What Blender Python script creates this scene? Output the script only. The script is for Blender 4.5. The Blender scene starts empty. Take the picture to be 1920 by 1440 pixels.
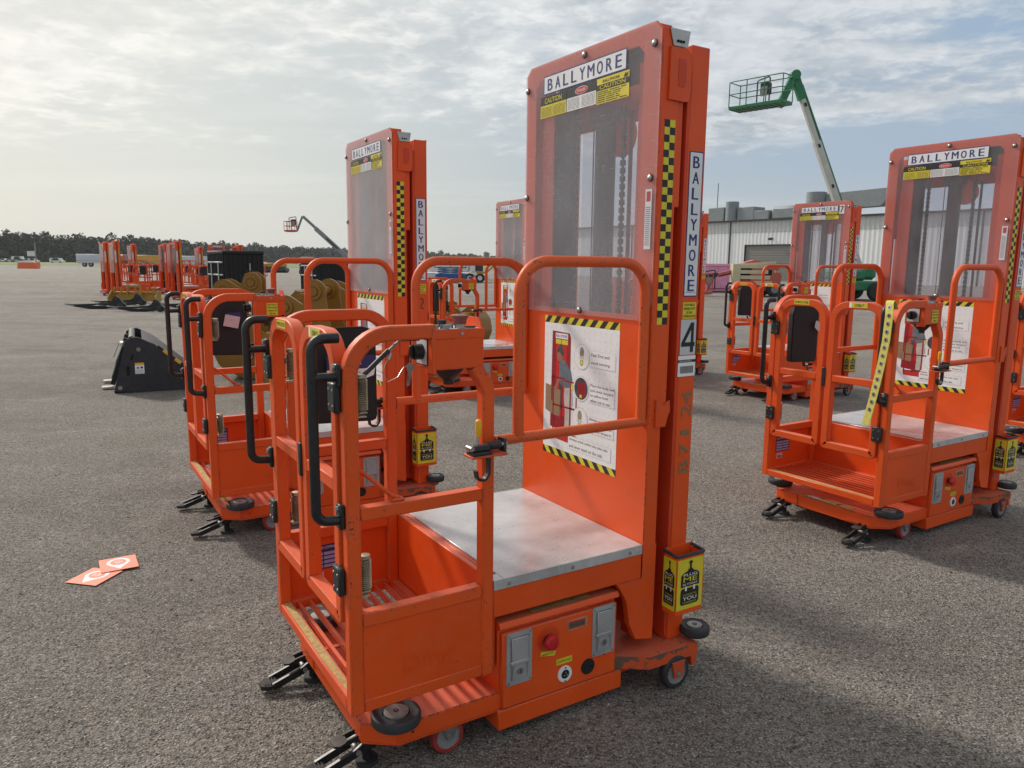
SUN_E,SKY_E,EXPO,HAZE=2.9,0.97,0.15,.00015
import bpy, math, random
from mathutils import Vector as V, Matrix
from mathutils.noise import noise as pnoise
R=math.radians; PI=math.pi
random.seed(7)
S=bpy.context.scene; C=S.collection
# ------------------------------------------------------------------ materials
MATS={}
def nd(t,ty,ins=None,**kw):
    n=t.nodes.new(ty)
    for k,v in kw.items(): setattr(n,k,v)
    for k,v in (ins or {}).items():
        s=n.inputs[k]
        if hasattr(v,'is_output') : t.links.new(v,s)
        elif isinstance(v,bpy.types.Node): t.links.new(v.outputs[0],s)
        else: s.default_value=v
    return n
def rgb(c): return (c[0],c[1],c[2],1)
def base(name,col=(.5,.5,.5),rough=.5,metal=0,**kw):
    m=bpy.data.materials.new(name); m.use_nodes=True; t=m.node_tree
    b=t.nodes['Principled BSDF']
    b.inputs['Base Color'].default_value=rgb(col); b.inputs['Roughness'].default_value=rough; b.inputs['Metallic'].default_value=metal
    for k,v in kw.items(): b.inputs[k.replace('_',' ')].default_value=v
    MATS[name]=m
    return m,t,b
def ramp(t,fac,stops,interp='LINEAR'):
    r=nd(t,'ShaderNodeValToRGB',{'Fac':fac}); e=r.color_ramp.elements; r.color_ramp.interpolation=interp
    while len(e)<len(stops): e.new(.5)
    for x,(p,c) in zip(e,stops): x.position=p; x.color=rgb(c) if len(c)==3 else c
    return r
def g(v): return (v,v,v)
def mapr(t,v,a,b,c=0,d=1):
    return nd(t,'ShaderNodeMapRange',{'Value':v,'From Min':a,'From Max':b,'To Min':c,'To Max':d}).outputs[0]
def mix(t,fac,a,b,mode='MIX'):
    n=nd(t,'ShaderNodeMix',data_type='RGBA',blend_type=mode)
    for s,v in ((n.inputs[0],fac),(n.inputs[6],a),(n.inputs[7],b)):
        if hasattr(v,'is_output'): t.links.new(v,s)
        elif isinstance(v,tuple): s.default_value=rgb(v)
        else: s.default_value=v
    return n.outputs[2]
def mth(t,op,a,b=0.0):
    n=nd(t,'ShaderNodeMath',operation=op)
    for s,v in zip(n.inputs,(a,b)):
        if hasattr(v,'is_output'): t.links.new(v,s)
        else: s.default_value=v
    return n.outputs[0]
def objco(t,rnd=True):
    tc=nd(t,'ShaderNodeTexCoord').outputs['Object']
    if not rnd: return tc
    oi=nd(t,'ShaderNodeObjectInfo').outputs['Random']
    s=nd(t,'ShaderNodeVectorMath',{0:nd(t,'ShaderNodeCombineXYZ',{0:oi,1:oi,2:oi}).outputs[0],1:(37.,51.,23.)},operation='MULTIPLY').outputs[0]
    return nd(t,'ShaderNodeVectorMath',{0:tc,1:s},operation='ADD').outputs[0]
def noise(t,co,scale,detail=4,rough=.5,out=0):
    return nd(t,'ShaderNodeTexNoise',{'Vector':co,'Scale':scale,'Detail':detail,'Roughness':rough}).outputs[out]
def scaled(t,co,s): return nd(t,'ShaderNodeMapping',{'Vector':co,'Scale':s}).outputs[0]

def paint(name,col,rough=.38,chips=.5,dust=.35,chipcol=(.035,.028,.024),edge=True,dustcol=(.42,.33,.27)):
    m,t,b=base(name,col,rough,Specular_IOR_Level=.36)
    co=objco(t)
    n1=noise(t,co,2.3,5,.6); n2=noise(t,co,17,5,.65); n3=noise(t,co,130,3,.7)
    c=mix(t,mapr(t,n1,.3,.7,0,1),tuple(x*.88 for x in col),tuple(min(1,x*1.08) for x in col))
    # dried dust: settled on up-facing surfaces and in a thin uneven film
    geo=nd(t,'ShaderNodeNewGeometry'); nz=nd(t,'ShaderNodeSeparateXYZ',{0:geo.outputs['Normal']}).outputs[2]
    up=mapr(t,nz,.5,1,0,dust)
    film=mapr(t,n2,.45,.8,0,.05)
    c=mix(t,mth(t,'ADD',mth(t,'MULTIPLY',up,mapr(t,n2,.25,.75,.5,1)),film),c,dustcol)
    # chips
    thr=.80-.05*chips
    spot=mapr(t,mth(t,'ADD',mth(t,'MULTIPLY',n3,.62),mth(t,'MULTIPLY',n2,.38)),thr-.155,thr-.135,0,1)
    if edge:
        bv=nd(t,'ShaderNodeBevel',{'Radius':.004},samples=4)
        dt=nd(t,'ShaderNodeVectorMath',{0:bv.outputs[0],1:geo.outputs['Normal']},operation='DOT_PRODUCT').outputs['Value']
        ew=mth(t,'MULTIPLY',mapr(t,dt,.98,.9,0,1),mapr(t,mth(t,'ADD',mth(t,'MULTIPLY',n3,.5),mth(t,'MULTIPLY',n2,.5)),.475,.54,0,.85))
        spot=mth(t,'MAXIMUM',spot,ew)
    if name=='orange_worn':
        oz=nd(t,'ShaderNodeSeparateXYZ',{0:nd(t,'ShaderNodeTexCoord').outputs['Object']}).outputs[2]
        bare=mth(t,'MULTIPLY',mth(t,'ADD',mapr(t,oz,.115,.141,0,.40),mapr(t,n2,.35,.65,0,1)),mapr(t,nz,.6,.3,0,1))
        spot=mth(t,'MAXIMUM',spot,mapr(t,bare,.68,.74,0,.9))
    c=mix(t,spot,c,chipcol)
    t.links.new(c,b.inputs['Base Color'])
    r=mapr(t,n2,.3,.75,rough-.05,rough+.14); t.links.new(r,b.inputs['Roughness'])
    bp=nd(t,'ShaderNodeBump',{'Height':mth(t,'SUBTRACT',mth(t,'MULTIPLY',noise(t,co,380,2,.5),.25),mth(t,'MULTIPLY',spot,.6)),'Strength':.18,'Distance':.001})
    t.links.new(bp.outputs[0],b.inputs['Normal'])
    return m
ORG=(.77,.084,.008)
paint('orange_paint',ORG,chips=.10,dust=.30)
paint('orange_tube',(.74,.088,.010),rough=.42,chips=.35,dust=.18)
paint('orange_worn',(.60,.08,.02),rough=.5,chips=1.0,dust=.22,chipcol=(.09,.085,.06))
paint('orange_scuffed',(.70,.105,.02),rough=.45,chips=.95,dust=.1,chipcol=(.05,.045,.035))
paint('red_mast',(.62,.055,.014),rough=.45,chips=.4,dust=.2,edge=False)
paint('green_paint',(.02,.17,.075),rough=.4,chips=.5,dust=.3,edge=False)
paint('cream_paint',(.56,.50,.33),rough=.45,chips=.5,dust=.2,edge=False)
paint('red_machine',(.50,.11,.08),rough=.4,chips=.3,dust=.4,edge=False)
paint('pink_paint',(.78,.34,.52),rough=.5,chips=.6,dust=.2,edge=False)
paint('gold_paint',(.27,.135,.018),rough=.36,chips=.5,dust=.35,edge=False,dustcol=(.40,.27,.12))
paint('gold_far',(.40,.22,.035),rough=.45,chips=.3,dust=.2,edge=False)
paint('black_paint',(.016,.017,.02),rough=.33,chips=.4,dust=.12,edge=False,chipcol=(.12,.12,.12))
paint('grey_paint',(.028,.030,.037),rough=.42,chips=.3,dust=.18,edge=False)
paint('blue_paint',(.02,.09,.27),rough=.45,chips=.3,dust=.3,edge=False)
def plain(name,col,rough=.5,metal=0,var=.15,sc=12,bump=0,bsc=60,**kw):
    m,t,b=base(name,col,rough,metal,**kw)
    co=objco(t); n=noise(t,co,sc,5,.6)
    c=mix(t,mapr(t,n,.3,.7,0,1),tuple(x*(1-var) for x in col),tuple(min(1,x*(1+var)) for x in col))
    t.links.new(c,b.inputs['Base Color'])
    t.links.new(mapr(t,n,.3,.7,max(0,rough-.07),min(1,rough+.1)),b.inputs['Roughness'])
    if bump:
        bp=nd(t,'ShaderNodeBump',{'Height':noise(t,co,bsc,4,.6),'Strength':bump,'Distance':.004}); t.links.new(bp.outputs[0],b.inputs['Normal'])
    return m
plain('rubber',(.028,.028,.031),.62,var=.35,sc=25,bump=.3)
plain('black_grip',(.012,.012,.013),.36,var=.5,sc=60,bump=.35,bsc=90)
plain('black_plastic',(.018,.018,.02),.45,var=.3)
plain('black_pad',(.014,.014,.016),.72,var=.3,sc=30,bump=.5,bsc=35)
plain('steel',(.42,.41,.39),.38,.9,var=.2,sc=30)
plain('zinc',(.50,.45,.33),.42,.75,var=.25,sc=25)
plain('dull_steel',(.30,.29,.27),.5,.6,var=.3,sc=18)
plain('dark_steel',(.05,.05,.052),.45,.5,var=.3,sc=20)
plain('white',(.76,.76,.77),.45,var=.05)
plain('paper',(.83,.83,.83),.5,var=.04)
plain('pinkpaper',(.62,.48,.50),.6,var=.05)
plain('blankgrey',(.55,.57,.58),.5,var=.05)
plain('yellow',(.70,.58,.03),.45,var=.08,sc=40)
plain('hookyellow',(.80,.42,.02),.4,var=.05)
plain('navy',(.012,.022,.16),.45,var=.05)
plain('bluelabel',(.025,.03,.13),.45,var=.1)
plain('lilac',(.36,.35,.55),.45,var=.1)
plain('ink',(.012,.012,.012),.5,var=0)
plain('marker',(.10,.055,.03),.6,var=.3,sc=200)
plain('greymark',(.22,.15,.07),.6,var=.3,sc=200)
plain('stampred',(.55,.02,.02),.45,var=.05)
plain('knobred',(.55,.015,.02),.32,var=.05)
plain('lcd',(.06,.09,.05),.25,var=.1)
plain('pic_red',(.30,.008,.018),.45,var=.12,sc=30)
plain('pic_dark',(.05,.06,.07),.5,var=.3,sc=40)
plain('pic_skin',(.30,.15,.09),.5,var=.1)
plain('pic_grey',(.13,.17,.20),.5,var=.2,sc=60)
plain('pic_trouser',(.50,.47,.43),.5,var=.15,sc=50)
plain('pic_box',(.30,.19,.11),.5,var=.1)
plain('pic_line',(.58,.59,.60),.5,var=.1)
plain('gold_strip',(.42,.29,.10),.75,var=.35,sc=60,bump=.4,bsc=300)
plain('wheel_red',(.30,.03,.025),.5,var=.25)
plain('wheel_grey',(.24,.24,.24),.5,var=.2)
plain('puck',(.22,.07,.06),.5,var=.2)
plain('fabric_yellow',(.56,.50,.11),.75,var=.15,sc=80,bump=.5,bsc=250)
plain('card',(.86,.25,.15),.5,var=.05)
plain('wood',(.28,.18,.10),.7,var=.3,sc=15)
plain('hole',(.006,.005,.005),.8,var=0)
plain('galv',(.22,.24,.245),.6,.1,var=.15,sc=4)
plain('door_grey',(.22,.21,.19),.6,var=.05,sc=2)
plain('trailer_white',(.50,.55,.60),.5,var=.06,sc=.3)
plain('trailer_yellow',(.60,.32,.04),.5,var=.06,sc=.3)
plain('car_white',(.70,.70,.70),.35,var=.1,sc=.5)
plain('boom_grey',(.48,.49,.45),.45,var=.1,sc=2)
plain('glass_dark',(.02,.025,.03),.1,var=0)
plain('tyre',(.02,.02,.02),.7,var=.2)
plain('barrier_orange',(.75,.15,.04),.5,var=.1)
plain('sheet_white',(.62,.66,.70),.35,var=.1,sc=1)
plain('brown_dirt',(.16,.11,.07),.8,var=.3,sc=2)
plain('rail_grey',(.42,.42,.42),.45,.4,var=.1)

# brushed, scuffed aluminium deck
m,t,b=base('deck_alu',(.62,.62,.62),.38,.4)
co=objco(t); n1=noise(t,co,4,6,.65); n2=noise(t,scaled(t,co,(6,90,6)),4,5,.6); n3=noise(t,scaled(t,co,(120,9,9)),2,4,.7)
c=mix(t,mapr(t,n1,.35,.68,0,1),(.46,.46,.465),(.68,.68,.68))
c=mix(t,mapr(t,n2,.55,.75,0,.5),c,(.82,.81,.80)); c=mix(t,mapr(t,n3,.62,.72,0,.10),c,(.30,.29,.29))
t.links.new(c,b.inputs['Base Color']); t.links.new(mapr(t,n1,.3,.7,.22,.42),b.inputs['Roughness'])
bp=nd(t,'ShaderNodeBump',{'Height':mth(t,'ADD',n2,n1),'Strength':.12,'Distance':.001}); t.links.new(bp.outputs[0],b.inputs['Normal'])
# scratched, hazy clear plastic sheet
m,t,b=base('plexi',(.62,.62,.66),.35)
co=objco(t); out=t.nodes['Material Output']
n1=noise(t,co,3,5,.6); n2=noise(t,scaled(t,co,(1,90,4)),3,4,.7); n3=noise(t,scaled(t,co,(1,4,60)),3,4,.7)
wear=nd(t,'ShaderNodeAttribute',attribute_type='OBJECT',attribute_name='wear').outputs['Fac']  # extra milky haze mixed in per guard for how obliquely the sheet is viewed
hz=mth(t,'ADD',mth(t,'ADD',mapr(t,n1,.3,.7,.07,.17),mth(t,'MULTIPLY',wear,.26)),mapr(t,mth(t,'MAXIMUM',n2,n3),.6,.8,0,.16))
tr=nd(t,'ShaderNodeBsdfTransparent',{'Color':(.93,.93,.95,1)})
df=nd(t,'ShaderNodeBsdfDiffuse',{'Color':(.90,.90,.92,1)}); tl=nd(t,'ShaderNodeBsdfTranslucent',{'Color':(.90,.90,.92,1)})
dd=nd(t,'ShaderNodeMixShader',{0:.6,1:df.outputs[0],2:tl.outputs[0]})
gl=nd(t,'ShaderNodeBsdfGlossy',{'Roughness':.08,'Color':(.9,.9,.9,1)})
fc=nd(t,'ShaderNodeLayerWeight',{'Blend':.5}).outputs['Facing']; fr=nd(t,'ShaderNodeMath',{0:mth(t,'MULTIPLY',mth(t,'POWER',fc,5.0),.6),1:.02},operation='ADD')
m1=nd(t,'ShaderNodeMixShader',{0:hz,1:tr.outputs[0],2:dd.outputs[0]})
m2=nd(t,'ShaderNodeMixShader',{0:fr.outputs[0],1:m1.outputs[0],2:gl.outputs[0]})
t.links.new(m2.outputs[0],out.inputs['Surface'])
m2_=m.copy(); m2_.name='plexi_rear'; MATS['plexi_rear']=m2_
for n_ in m2_.node_tree.nodes:
    if n_.type=='MAP_RANGE' and abs(n_.inputs['To Min'].default_value-.07)<1e-3: n_.inputs['To Min'].default_value=.02; n_.inputs['To Max'].default_value=.07
# clear plastic sleeve
# chain: dark with regular links handled in mesh
# asphalt / gravel yard
m,t,b=base('yard_ground',(.15,.14,.13),.85)
tc=nd(t,'ShaderNodeTexCoord').outputs['Object']
big=noise(t,tc,.18,6,.62); mid=noise(t,tc,1.3,7,.7); fine=noise(t,tc,48,5,.75); gr=noise(t,tc,150,3,.7)
vor=nd(t,'ShaderNodeTexVoronoi',{'Vector':tc,'Scale':95.,'Randomness':1.}); vor2=nd(t,'ShaderNodeTexVoronoi',{'Vector':tc,'Scale':62.,'Randomness':1.})
c=mix(t,mapr(t,mid,.32,.68,0,1),(0.177,0.150,0.127),(0.401,0.346,0.299))
c=mix(t,mapr(t,big,.35,.66,0,.75),c,(0.480,0.418,0.359))
c=mix(t,mapr(t,noise(t,tc,.45,7,.68),.48,.66,0,.6),c,(0.286,0.216,0.161))
# drag and tyre marks scraped across the yard
def streak(rot,sc,lo,hi,amt,col,c):
    s_=nd(t,'ShaderNodeTexNoise',{'Vector':scaled(t,nd(t,'ShaderNodeMapping',{'Vector':tc,'Rotation':(0,0,R(rot))}).outputs[0],sc),'Scale':1.0,'Detail':9,'Roughness':.68,'Distortion':.8}).outputs[0]
    return mix(t,mapr(t,s_,lo,hi,0,amt),c,col)
c=streak(9,(.09,.9,1),.54,.63,.55,(0.194,0.164,0.138),c)
c=streak(-17,(.10,.55,1),.56,.66,.6,(0.595,0.525,0.453),c)
c=streak(38,(.16,.8,1),.60,.67,.45,(0.183,0.155,0.132),c)
c=mix(t,mapr(t,noise(t,tc,14,5,.72),.50,.66,0,.45),c,(.46,.43,.395)); c=mix(t,mapr(t,noise(t,tc,20,5,.72),.47,.36,0,.6),c,(.075,.068,.062)); c=mix(t,mapr(t,noise(t,tc,.8,7,.68),.52,.66,0,.62),c,(0.131,0.110,0.095)); c=mix(t,mapr(t,noise(t,tc,2.6,8,.7),.55,.70,0,.5),c,(0.526,0.465,0.405))
sp=nd(t,'ShaderNodeSeparateColor',{0:vor.outputs['Color']}).outputs[0]; sp2=nd(t,'ShaderNodeSeparateColor',{0:vor2.outputs['Color']}).outputs[1]
c=mix(t,mapr(t,fine,.32,.60,.95,0),c,(0.044,0.039,0.034)); c=mix(t,mapr(t,gr,.52,.68,0,.85),c,(0.644,0.619,0.540))
c=mix(t,mth(t,'MULTIPLY',mapr(t,sp,.68,.92,0,.85),mapr(t,vor.outputs['Distance'],.45,.2,0,1)),c,(0.644,0.625,0.561))
c=mix(t,mth(t,'MULTIPLY',mapr(t,sp2,.92,.98,0,.8),mapr(t,vor2.outputs['Distance'],.42,.2,0,1)),c,(0.644,0.681,0.647))
c=mix(t,mth(t,'MULTIPLY',mapr(t,sp,.32,.08,0,.9),mapr(t,vor.outputs['Distance'],.5,.2,0,1)),c,(0.028,0.025,0.023))
c=mix(t,mth(t,'MULTIPLY',mapr(t,sp2,.10,.04,0,.8),mapr(t,vor2.outputs['Distance'],.5,.2,0,1)),c,(0.047,0.039,0.036))
c=mix(t,mapr(t,gr,.47,.34,0,.7),c,(0.048,0.046,0.045))
t.links.new(c,b.inputs['Base Color'])
h=mth(t,'ADD',mth(t,'ADD',mth(t,'MULTIPLY',fine,1.0),mth(t,'MULTIPLY',gr,.5)),mth(t,'MULTIPLY',mapr(t,vor.outputs['Distance'],.5,0,0,1),.45))
h=mth(t,'ADD',h,mth(t,'MULTIPLY',mid,1.2))
bp=nd(t,'ShaderNodeBump',{'Height':h,'Strength':1.0,'Distance':.021}); t.links.new(bp.outputs[0],b.inputs['Normal'])
b.inputs['Specular IOR Level'].default_value=.3
# gravel stones
m,t,b=base('stone',(.3,.29,.27),.8)
oi=nd(t,'ShaderNodeNewGeometry').outputs['Random Per Island']
t.links.new(ramp(t,oi,[(0,(.06,.055,.05)),(.5,(.16,.15,.14)),(.85,(.27,.255,.235)),(1,(.5,.48,.45))]).outputs[0],b.inputs['Base Color'])
# grass
m,t,b=base('grass',(.12,.14,.05),.9)
tc=nd(t,'ShaderNodeTexCoord').outputs['Object']
c=mix(t,mapr(t,noise(t,scaled(t,tc,(1,.3,1)),.08,6,.7),.35,.65,0,1),(.10,.14,.04),(.20,.21,.07)); t.links.new(c,b.inputs['Base Color'])
# leaves
m,t,b=base('pine_leaf',(.035,.06,.03),.8)
geo=nd(t,'ShaderNodeNewGeometry').outputs['Random Per Island']
t.links.new(ramp(t,geo,[(0,(.016,.025,.016)),(.6,(.026,.040,.025)),(1,(.050,.068,.040))]).outputs[0],b.inputs['Base Color'])
plain('bark',(.10,.075,.055),.9,var=.3)
# corrugated wall
m,t,b=base('metal_siding',(.62,.62,.60),.45)
tc=nd(t,'ShaderNodeTexCoord').outputs['Object']; n=noise(t,scaled(t,tc,(1,1,.15)),1.2,5,.6)
t.links.new(mix(t,mapr(t,n,.35,.7,0,1),(.84,.85,.84),(.90,.90,.89)),b.inputs['Base Color'])
m,t,b=base('metal_band',(.33,.35,.34),.5)
tc=nd(t,'ShaderNodeTexCoord').outputs['Object']; n=noise(t,tc,1.2,5,.6)
t.links.new(mix(t,mapr(t,n,.35,.7,0,1),(.52,.54,.53),(.60,.61,.60)),b.inputs['Base Color'])
# ------------------------------------------------------------------ mesh builder
TXT={}
def textgeo(s):
    if s not in TXT:
        cu=bpy.data.curves.new('t','FONT'); cu.body=s.lstrip('+'); cu.size=1; cu.resolution_u=3; cu.offset=0
        ob=bpy.data.objects.new('t',cu); C.objects.link(ob)
        dg=bpy.context.evaluated_depsgraph_get(); me=bpy.data.meshes.new_from_object(ob.evaluated_get(dg))
        vs=[tuple(v.co) for v in me.vertices]; fs=[tuple(p.vertices) for p in me.polygons]
        bpy.data.objects.remove(ob); bpy.data.curves.remove(cu); bpy.data.meshes.remove(me)
        xs=[v[0] for v in vs]; ys=[v[1] for v in vs]
        TXT[s]=(vs,fs,min(xs),max(xs),min(ys),max(ys))
    return TXT[s]
class F:  # planar frame
    def __init__(s,o,u,v): s.o=V(o); s.u=V(u).normalized(); s.v=V(v).normalized(); s.n=s.u.cross(s.v)
    def p(s,x,y,z=0): return s.o+s.u*x+s.v*y+s.n*z
class MB:
    def __init__(s): s.v=[];s.f=[];s.m=[];s.sm=[];s.names=[]
    def mi(s,m):
        if m not in s.names: s.names.append(m)
        return s.names.index(m)
    def add(s,vs,fs,m,smooth=False):
        k=len(s.v); s.v+= [tuple(v) for v in vs]; i=s.mi(m)
        for f in fs: s.f.append([k+a for a in f]); s.m.append(i); s.sm.append(smooth)
        return s
    def box(s,x0,x1,y0,y1,z0,z1,m,c=.0025,fr=None):
        if x0>x1:x0,x1=x1,x0
        if y0>y1:y0,y1=y1,y0
        if z0>z1:z0,z1=z1,z0
        c=min(c,(x1-x0)*.3,(y1-y0)*.3,(z1-z0)*.3)
        X=(x0,x1);Y=(y0,y1);Z=(z0,z1); vs=[];ix={}
        for a in (0,1):
            for b_ in (0,1):
                for d in (0,1):
                    sx=c*(1-2*a);sy=c*(1-2*b_);sz=c*(1-2*d)
                    for k,off in enumerate(((0,sy,sz),(sx,0,sz),(sx,sy,0))):
                        ix[(a,b_,d,k)]=len(vs); vs.append((X[a]+off[0],Y[b_]+off[1],Z[d]+off[2]))
        I=lambda a,b_,d,k: ix[(a,b_,d,k)]
        fs=[]
        for a in (0,1):
            q=[I(a,0,0,0),I(a,1,0,0),I(a,1,1,0),I(a,0,1,0)]; fs.append(q if a else q[::-1])
            q=[I(0,a,0,1),I(0,a,1,1),I(1,a,1,1),I(1,a,0,1)]; fs.append(q if a else q[::-1])
            q=[I(0,0,a,2),I(1,0,a,2),I(1,1,a,2),I(0,1,a,2)]; fs.append(q if a else q[::-1])
        for a in (0,1):
            for b_ in (0,1):
                q=[I(a,b_,0,0),I(a,b_,1,0),I(a,b_,1,1),I(a,b_,0,1)]; fs.append(q if (a+b_)%2 else q[::-1])
                q=[I(a,0,b_,0),I(a,0,b_,2),I(a,1,b_,2),I(a,1,b_,0)]; fs.append(q if (a+b_)%2 else q[::-1])
                q=[I(0,a,b_,1),I(1,a,b_,1),I(1,a,b_,2),I(0,a,b_,2)]; fs.append(q if (a+b_)%2 else q[::-1])
                for d in (0,1):
                    if b_ in(0,1):
                        q=[I(a,b_,d,0),I(a,b_,d,1),I(a,b_,d,2)]; fs.append(q if (a+b_+d)%2 else q[::-1])
        if fr: vs=[fr.p(*v) for v in vs]
        return s.add(vs,fs,m)
    def obox(s,fr,x0,x1,y0,y1,z0,z1,m,c=.0025): return s.box(x0,x1,y0,y1,z0,z1,m,c,fr)
    def prism(s,pts,fr,z0,z1,m,m2=None):
        n=len(pts); a=sum(pts[i][0]*pts[(i+1)%n][1]-pts[(i+1)%n][0]*pts[i][1] for i in range(n))
        if a<0: pts=pts[::-1]
        vs=[fr.p(x,y,z0) for x,y in pts]+[fr.p(x,y,z1) for x,y in pts]
        s.add(vs,[list(range(n))[::-1]]+[[i,(i+1)%n,n+(i+1)%n,n+i] for i in range(n)],m)
        s.add(vs[n:],[list(range(n))],m2 or m); return s
    def flat(s,pts,fr,z,m):
        n=len(pts); a=sum(pts[i][0]*pts[(i+1)%n][1]-pts[(i+1)%n][0]*pts[i][1] for i in range(n))
        if a<0: pts=pts[::-1]
        return s.add([fr.p(x,y,z) for x,y in pts],[list(range(n))],m)
    def rect(s,fr,x0,y0,x1,y1,z,m): return s.flat([(x0,y0),(x1,y0),(x1,y1),(x0,y1)],fr,z,m)
    def disc(s,fr,x,y,r,z,m,n=20,r2=None,a0=0): return s.flat([(x+r*math.cos(a0+2*PI*i/n),y+(r2 or r)*math.sin(a0+2*PI*i/n)) for i in range(n)],fr,z,m)
    def text(s,txt,fr,x,y,h,m,z=.001,w=None,al='c',rot=0):
        vs,fs,x0,x1,y0,y1=textgeo(txt); sy=h/(y1-y0); sx=sy if w is None else w/(x1-x0)
        cr,sr=math.cos(rot),math.sin(rot); ox={'l':-x0,'c':-(x0+x1)/2,'r':-x1}[al]; cr,sr=math.cos(rot),math.sin(rot)
        if txt[0]=='*':
            for dd in ((-.03,0,.03) if h>.03 else (-.018,.018)): s.text('+'+txt[1:],fr,x+dd*h*cr,y+dd*h*sr,h,m,z+dd*.003,w,al,rot)
            return s
        o=[]
        for a,b_,_ in vs:
            p,q=(a+ox)*sx,(b_-(y0+y1)/2)*sy
            o.append(fr.p(x+p*cr-q*sr,y+p*sr+q*cr,z))
        return s.add(o,fs,m)
    def sweep(s,path,prof,m,N=None,caps=True,smooth=False,closed=False):
        path=[V(p) for p in path]; n=len(path); k=len(prof); vs=[]
        T=[]
        for i in range(n):
            if closed: d=(path[(i+1)%n]-path[i-1])
            elif i==0: d=path[1]-path[0]
            elif i==n-1: d=path[-1]-path[-2]
            else: d=(path[i+1]-path[i]).normalized()+(path[i]-path[i-1]).normalized()
            T.append(d.normalized())
        if N is None:
            a=V((0,0,1)) if abs(T[0].z)<.9 else V((1,0,0)); u=T[0].cross(a).normalized()
        else: u=V(N).normalized()
        for i in range(n):
            if N is None:
                u=(u-T[i]*u.dot(T[i])).normalized()
            b_=T[i].cross(u).normalized()
            sc=1
            if 0<i<n-1 or closed:
                d1=(path[(i+1)%n]-path[i]).normalized(); sc=1/max(.5,T[i].dot(d1))
            for p,q in prof: vs.append(path[i]+u*p+b_*q*(sc if N is not None else 1))
        fs=[]
        for i in range(n if closed else n-1):
            for j in range(k):
                a=i*k+j;b2=i*k+(j+1)%k;c2=((i+1)%n)*k+(j+1)%k;d2=((i+1)%n)*k+j
                fs.append([a,b2,c2,d2])
        s.add(vs,fs,m,smooth)
        if caps and not closed:
            s.add(vs[:k],[list(range(k))[::-1]],m); s.add(vs[-k:],[list(range(k))],m)
        return s
    def tube(s,path,r,m,n=12,closed=False): return s.sweep(path,[(r*math.cos(2*PI*i/n),r*math.sin(2*PI*i/n)) for i in range(n)],m,smooth=True,closed=closed)
    def sq(s,path,w,h,m,N,c=.004):
        a,b_=w/2,h/2
        return s.sweep(path,[(a-c,-b_),(a,-b_+c),(a,b_-c),(a-c,b_),(-a+c,b_),(-a,b_-c),(-a,-b_+c),(-a+c,-b_)],m,N=N)
    def cyl(s,p0,p1,r,m,n=20,r2=None,m2=None):
        p0,p1=V(p0),V(p1); t_=(p1-p0).normalized(); a=V((0,0,1)) if abs(t_.z)<.9 else V((1,0,0)); u=t_.cross(a).normalized(); w=t_.cross(u)
        r2=r if r2 is None else r2
        A=[p0+(u*math.cos(2*PI*i/n)+w*math.sin(2*PI*i/n))*r for i in range(n)]; B=[p1+(u*math.cos(2*PI*i/n)+w*math.sin(2*PI*i/n))*r2 for i in range(n)]
        s.add(A+B,[[i,(i+1)%n,n+(i+1)%n,n+i] for i in range(n)],m,True)
        s.add(A,[list(range(n))[::-1]],m2 or m); s.add(B,[list(range(n))],m2 or m); return s
    def lathe(s,prof,o,axis,m,n=28,closed=False):
        o=V(o);t_=V(axis).normalized(); a=V((0,0,1)) if abs(t_.z)<.9 else V((1,0,0)); u=t_.cross(a).normalized(); w=t_.cross(u); k=len(prof)
        vs=[o+t_*h+(u*math.cos(2*PI*i/n)+w*math.sin(2*PI*i/n))*r for i in range(n) for r,h in prof]
        fs=[[i*k+j,((i+1)%n)*k+j,((i+1)%n)*k+(j+1)%k,i*k+(j+1)%k] for i in range(n) for j in range(k if closed else k-1)]
        return s.add(vs,fs,m,True)
    def obj(s,name,parent=None,loc=None,rz=0):
        me=bpy.data.meshes.new(name)
        vs=s.v
        if loc is not None: vs=[(a-loc[0],b_-loc[1],c-loc[2]) for a,b_,c in vs]
        me.from_pydata(vs,[],s.f)
        for n_ in s.names: me.materials.append(MATS[n_])
        me.polygons.foreach_set('material_index',s.m); me.polygons.foreach_set('use_smooth',s.sm)
        me.set_sharp_from_angle(angle=R(38)); me.update()
        ob=bpy.data.objects.new(name,me); C.objects.link(ob)
        if loc is not None: ob.location=loc
        ob.rotation_euler=(0,0,rz)
        if parent is not None: ob.parent=parent
        return ob
def fil(pts,r,n=6,closed=False):
    pts=[V(p) for p in pts]; out=[]; N_=len(pts)
    for i,p in enumerate(pts):
        if not closed and (i==0 or i==N_-1): out.append(p); continue
        a=(pts[i-1]-p); b_=(pts[(i+1)%N_]-p); la,lb=a.length,b_.length; a.normalize(); b_.normalize()
        ang=a.angle(b_); rr=r[i] if isinstance(r,(list,tuple)) else r
        if rr<=0 or ang>3.1: out.append(p); continue
        d=min(rr/math.tan(ang/2),la*.49,lb*.49); q0=p+a*d; q1=p+b_*d
        c=p+(a+b_).normalized()*(d/math.cos(ang/2)); e0=q0-c; e1=q1-c; th=e0.angle(e1); 
        for k in range(n+1):
            t_=k/n; out.append(c+(e0*math.sin((1-t_)*th)+e1*math.sin(t_*th))/math.sin(th))
    return out
def tag(o,label=None,cat=None,group=None,kind=None):
    if label: o['label']=label
    if cat: o['category']=cat
    if group: o['group']=group
    if kind: o['kind']=kind
    return o
def empty(name,loc=(0,0,0),rz=0):
    o=bpy.data.objects.new(name,None); C.objects.link(o); o.location=loc; o.rotation_euler=(0,0,rz); o.empty_display_size=.2; return o
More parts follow.
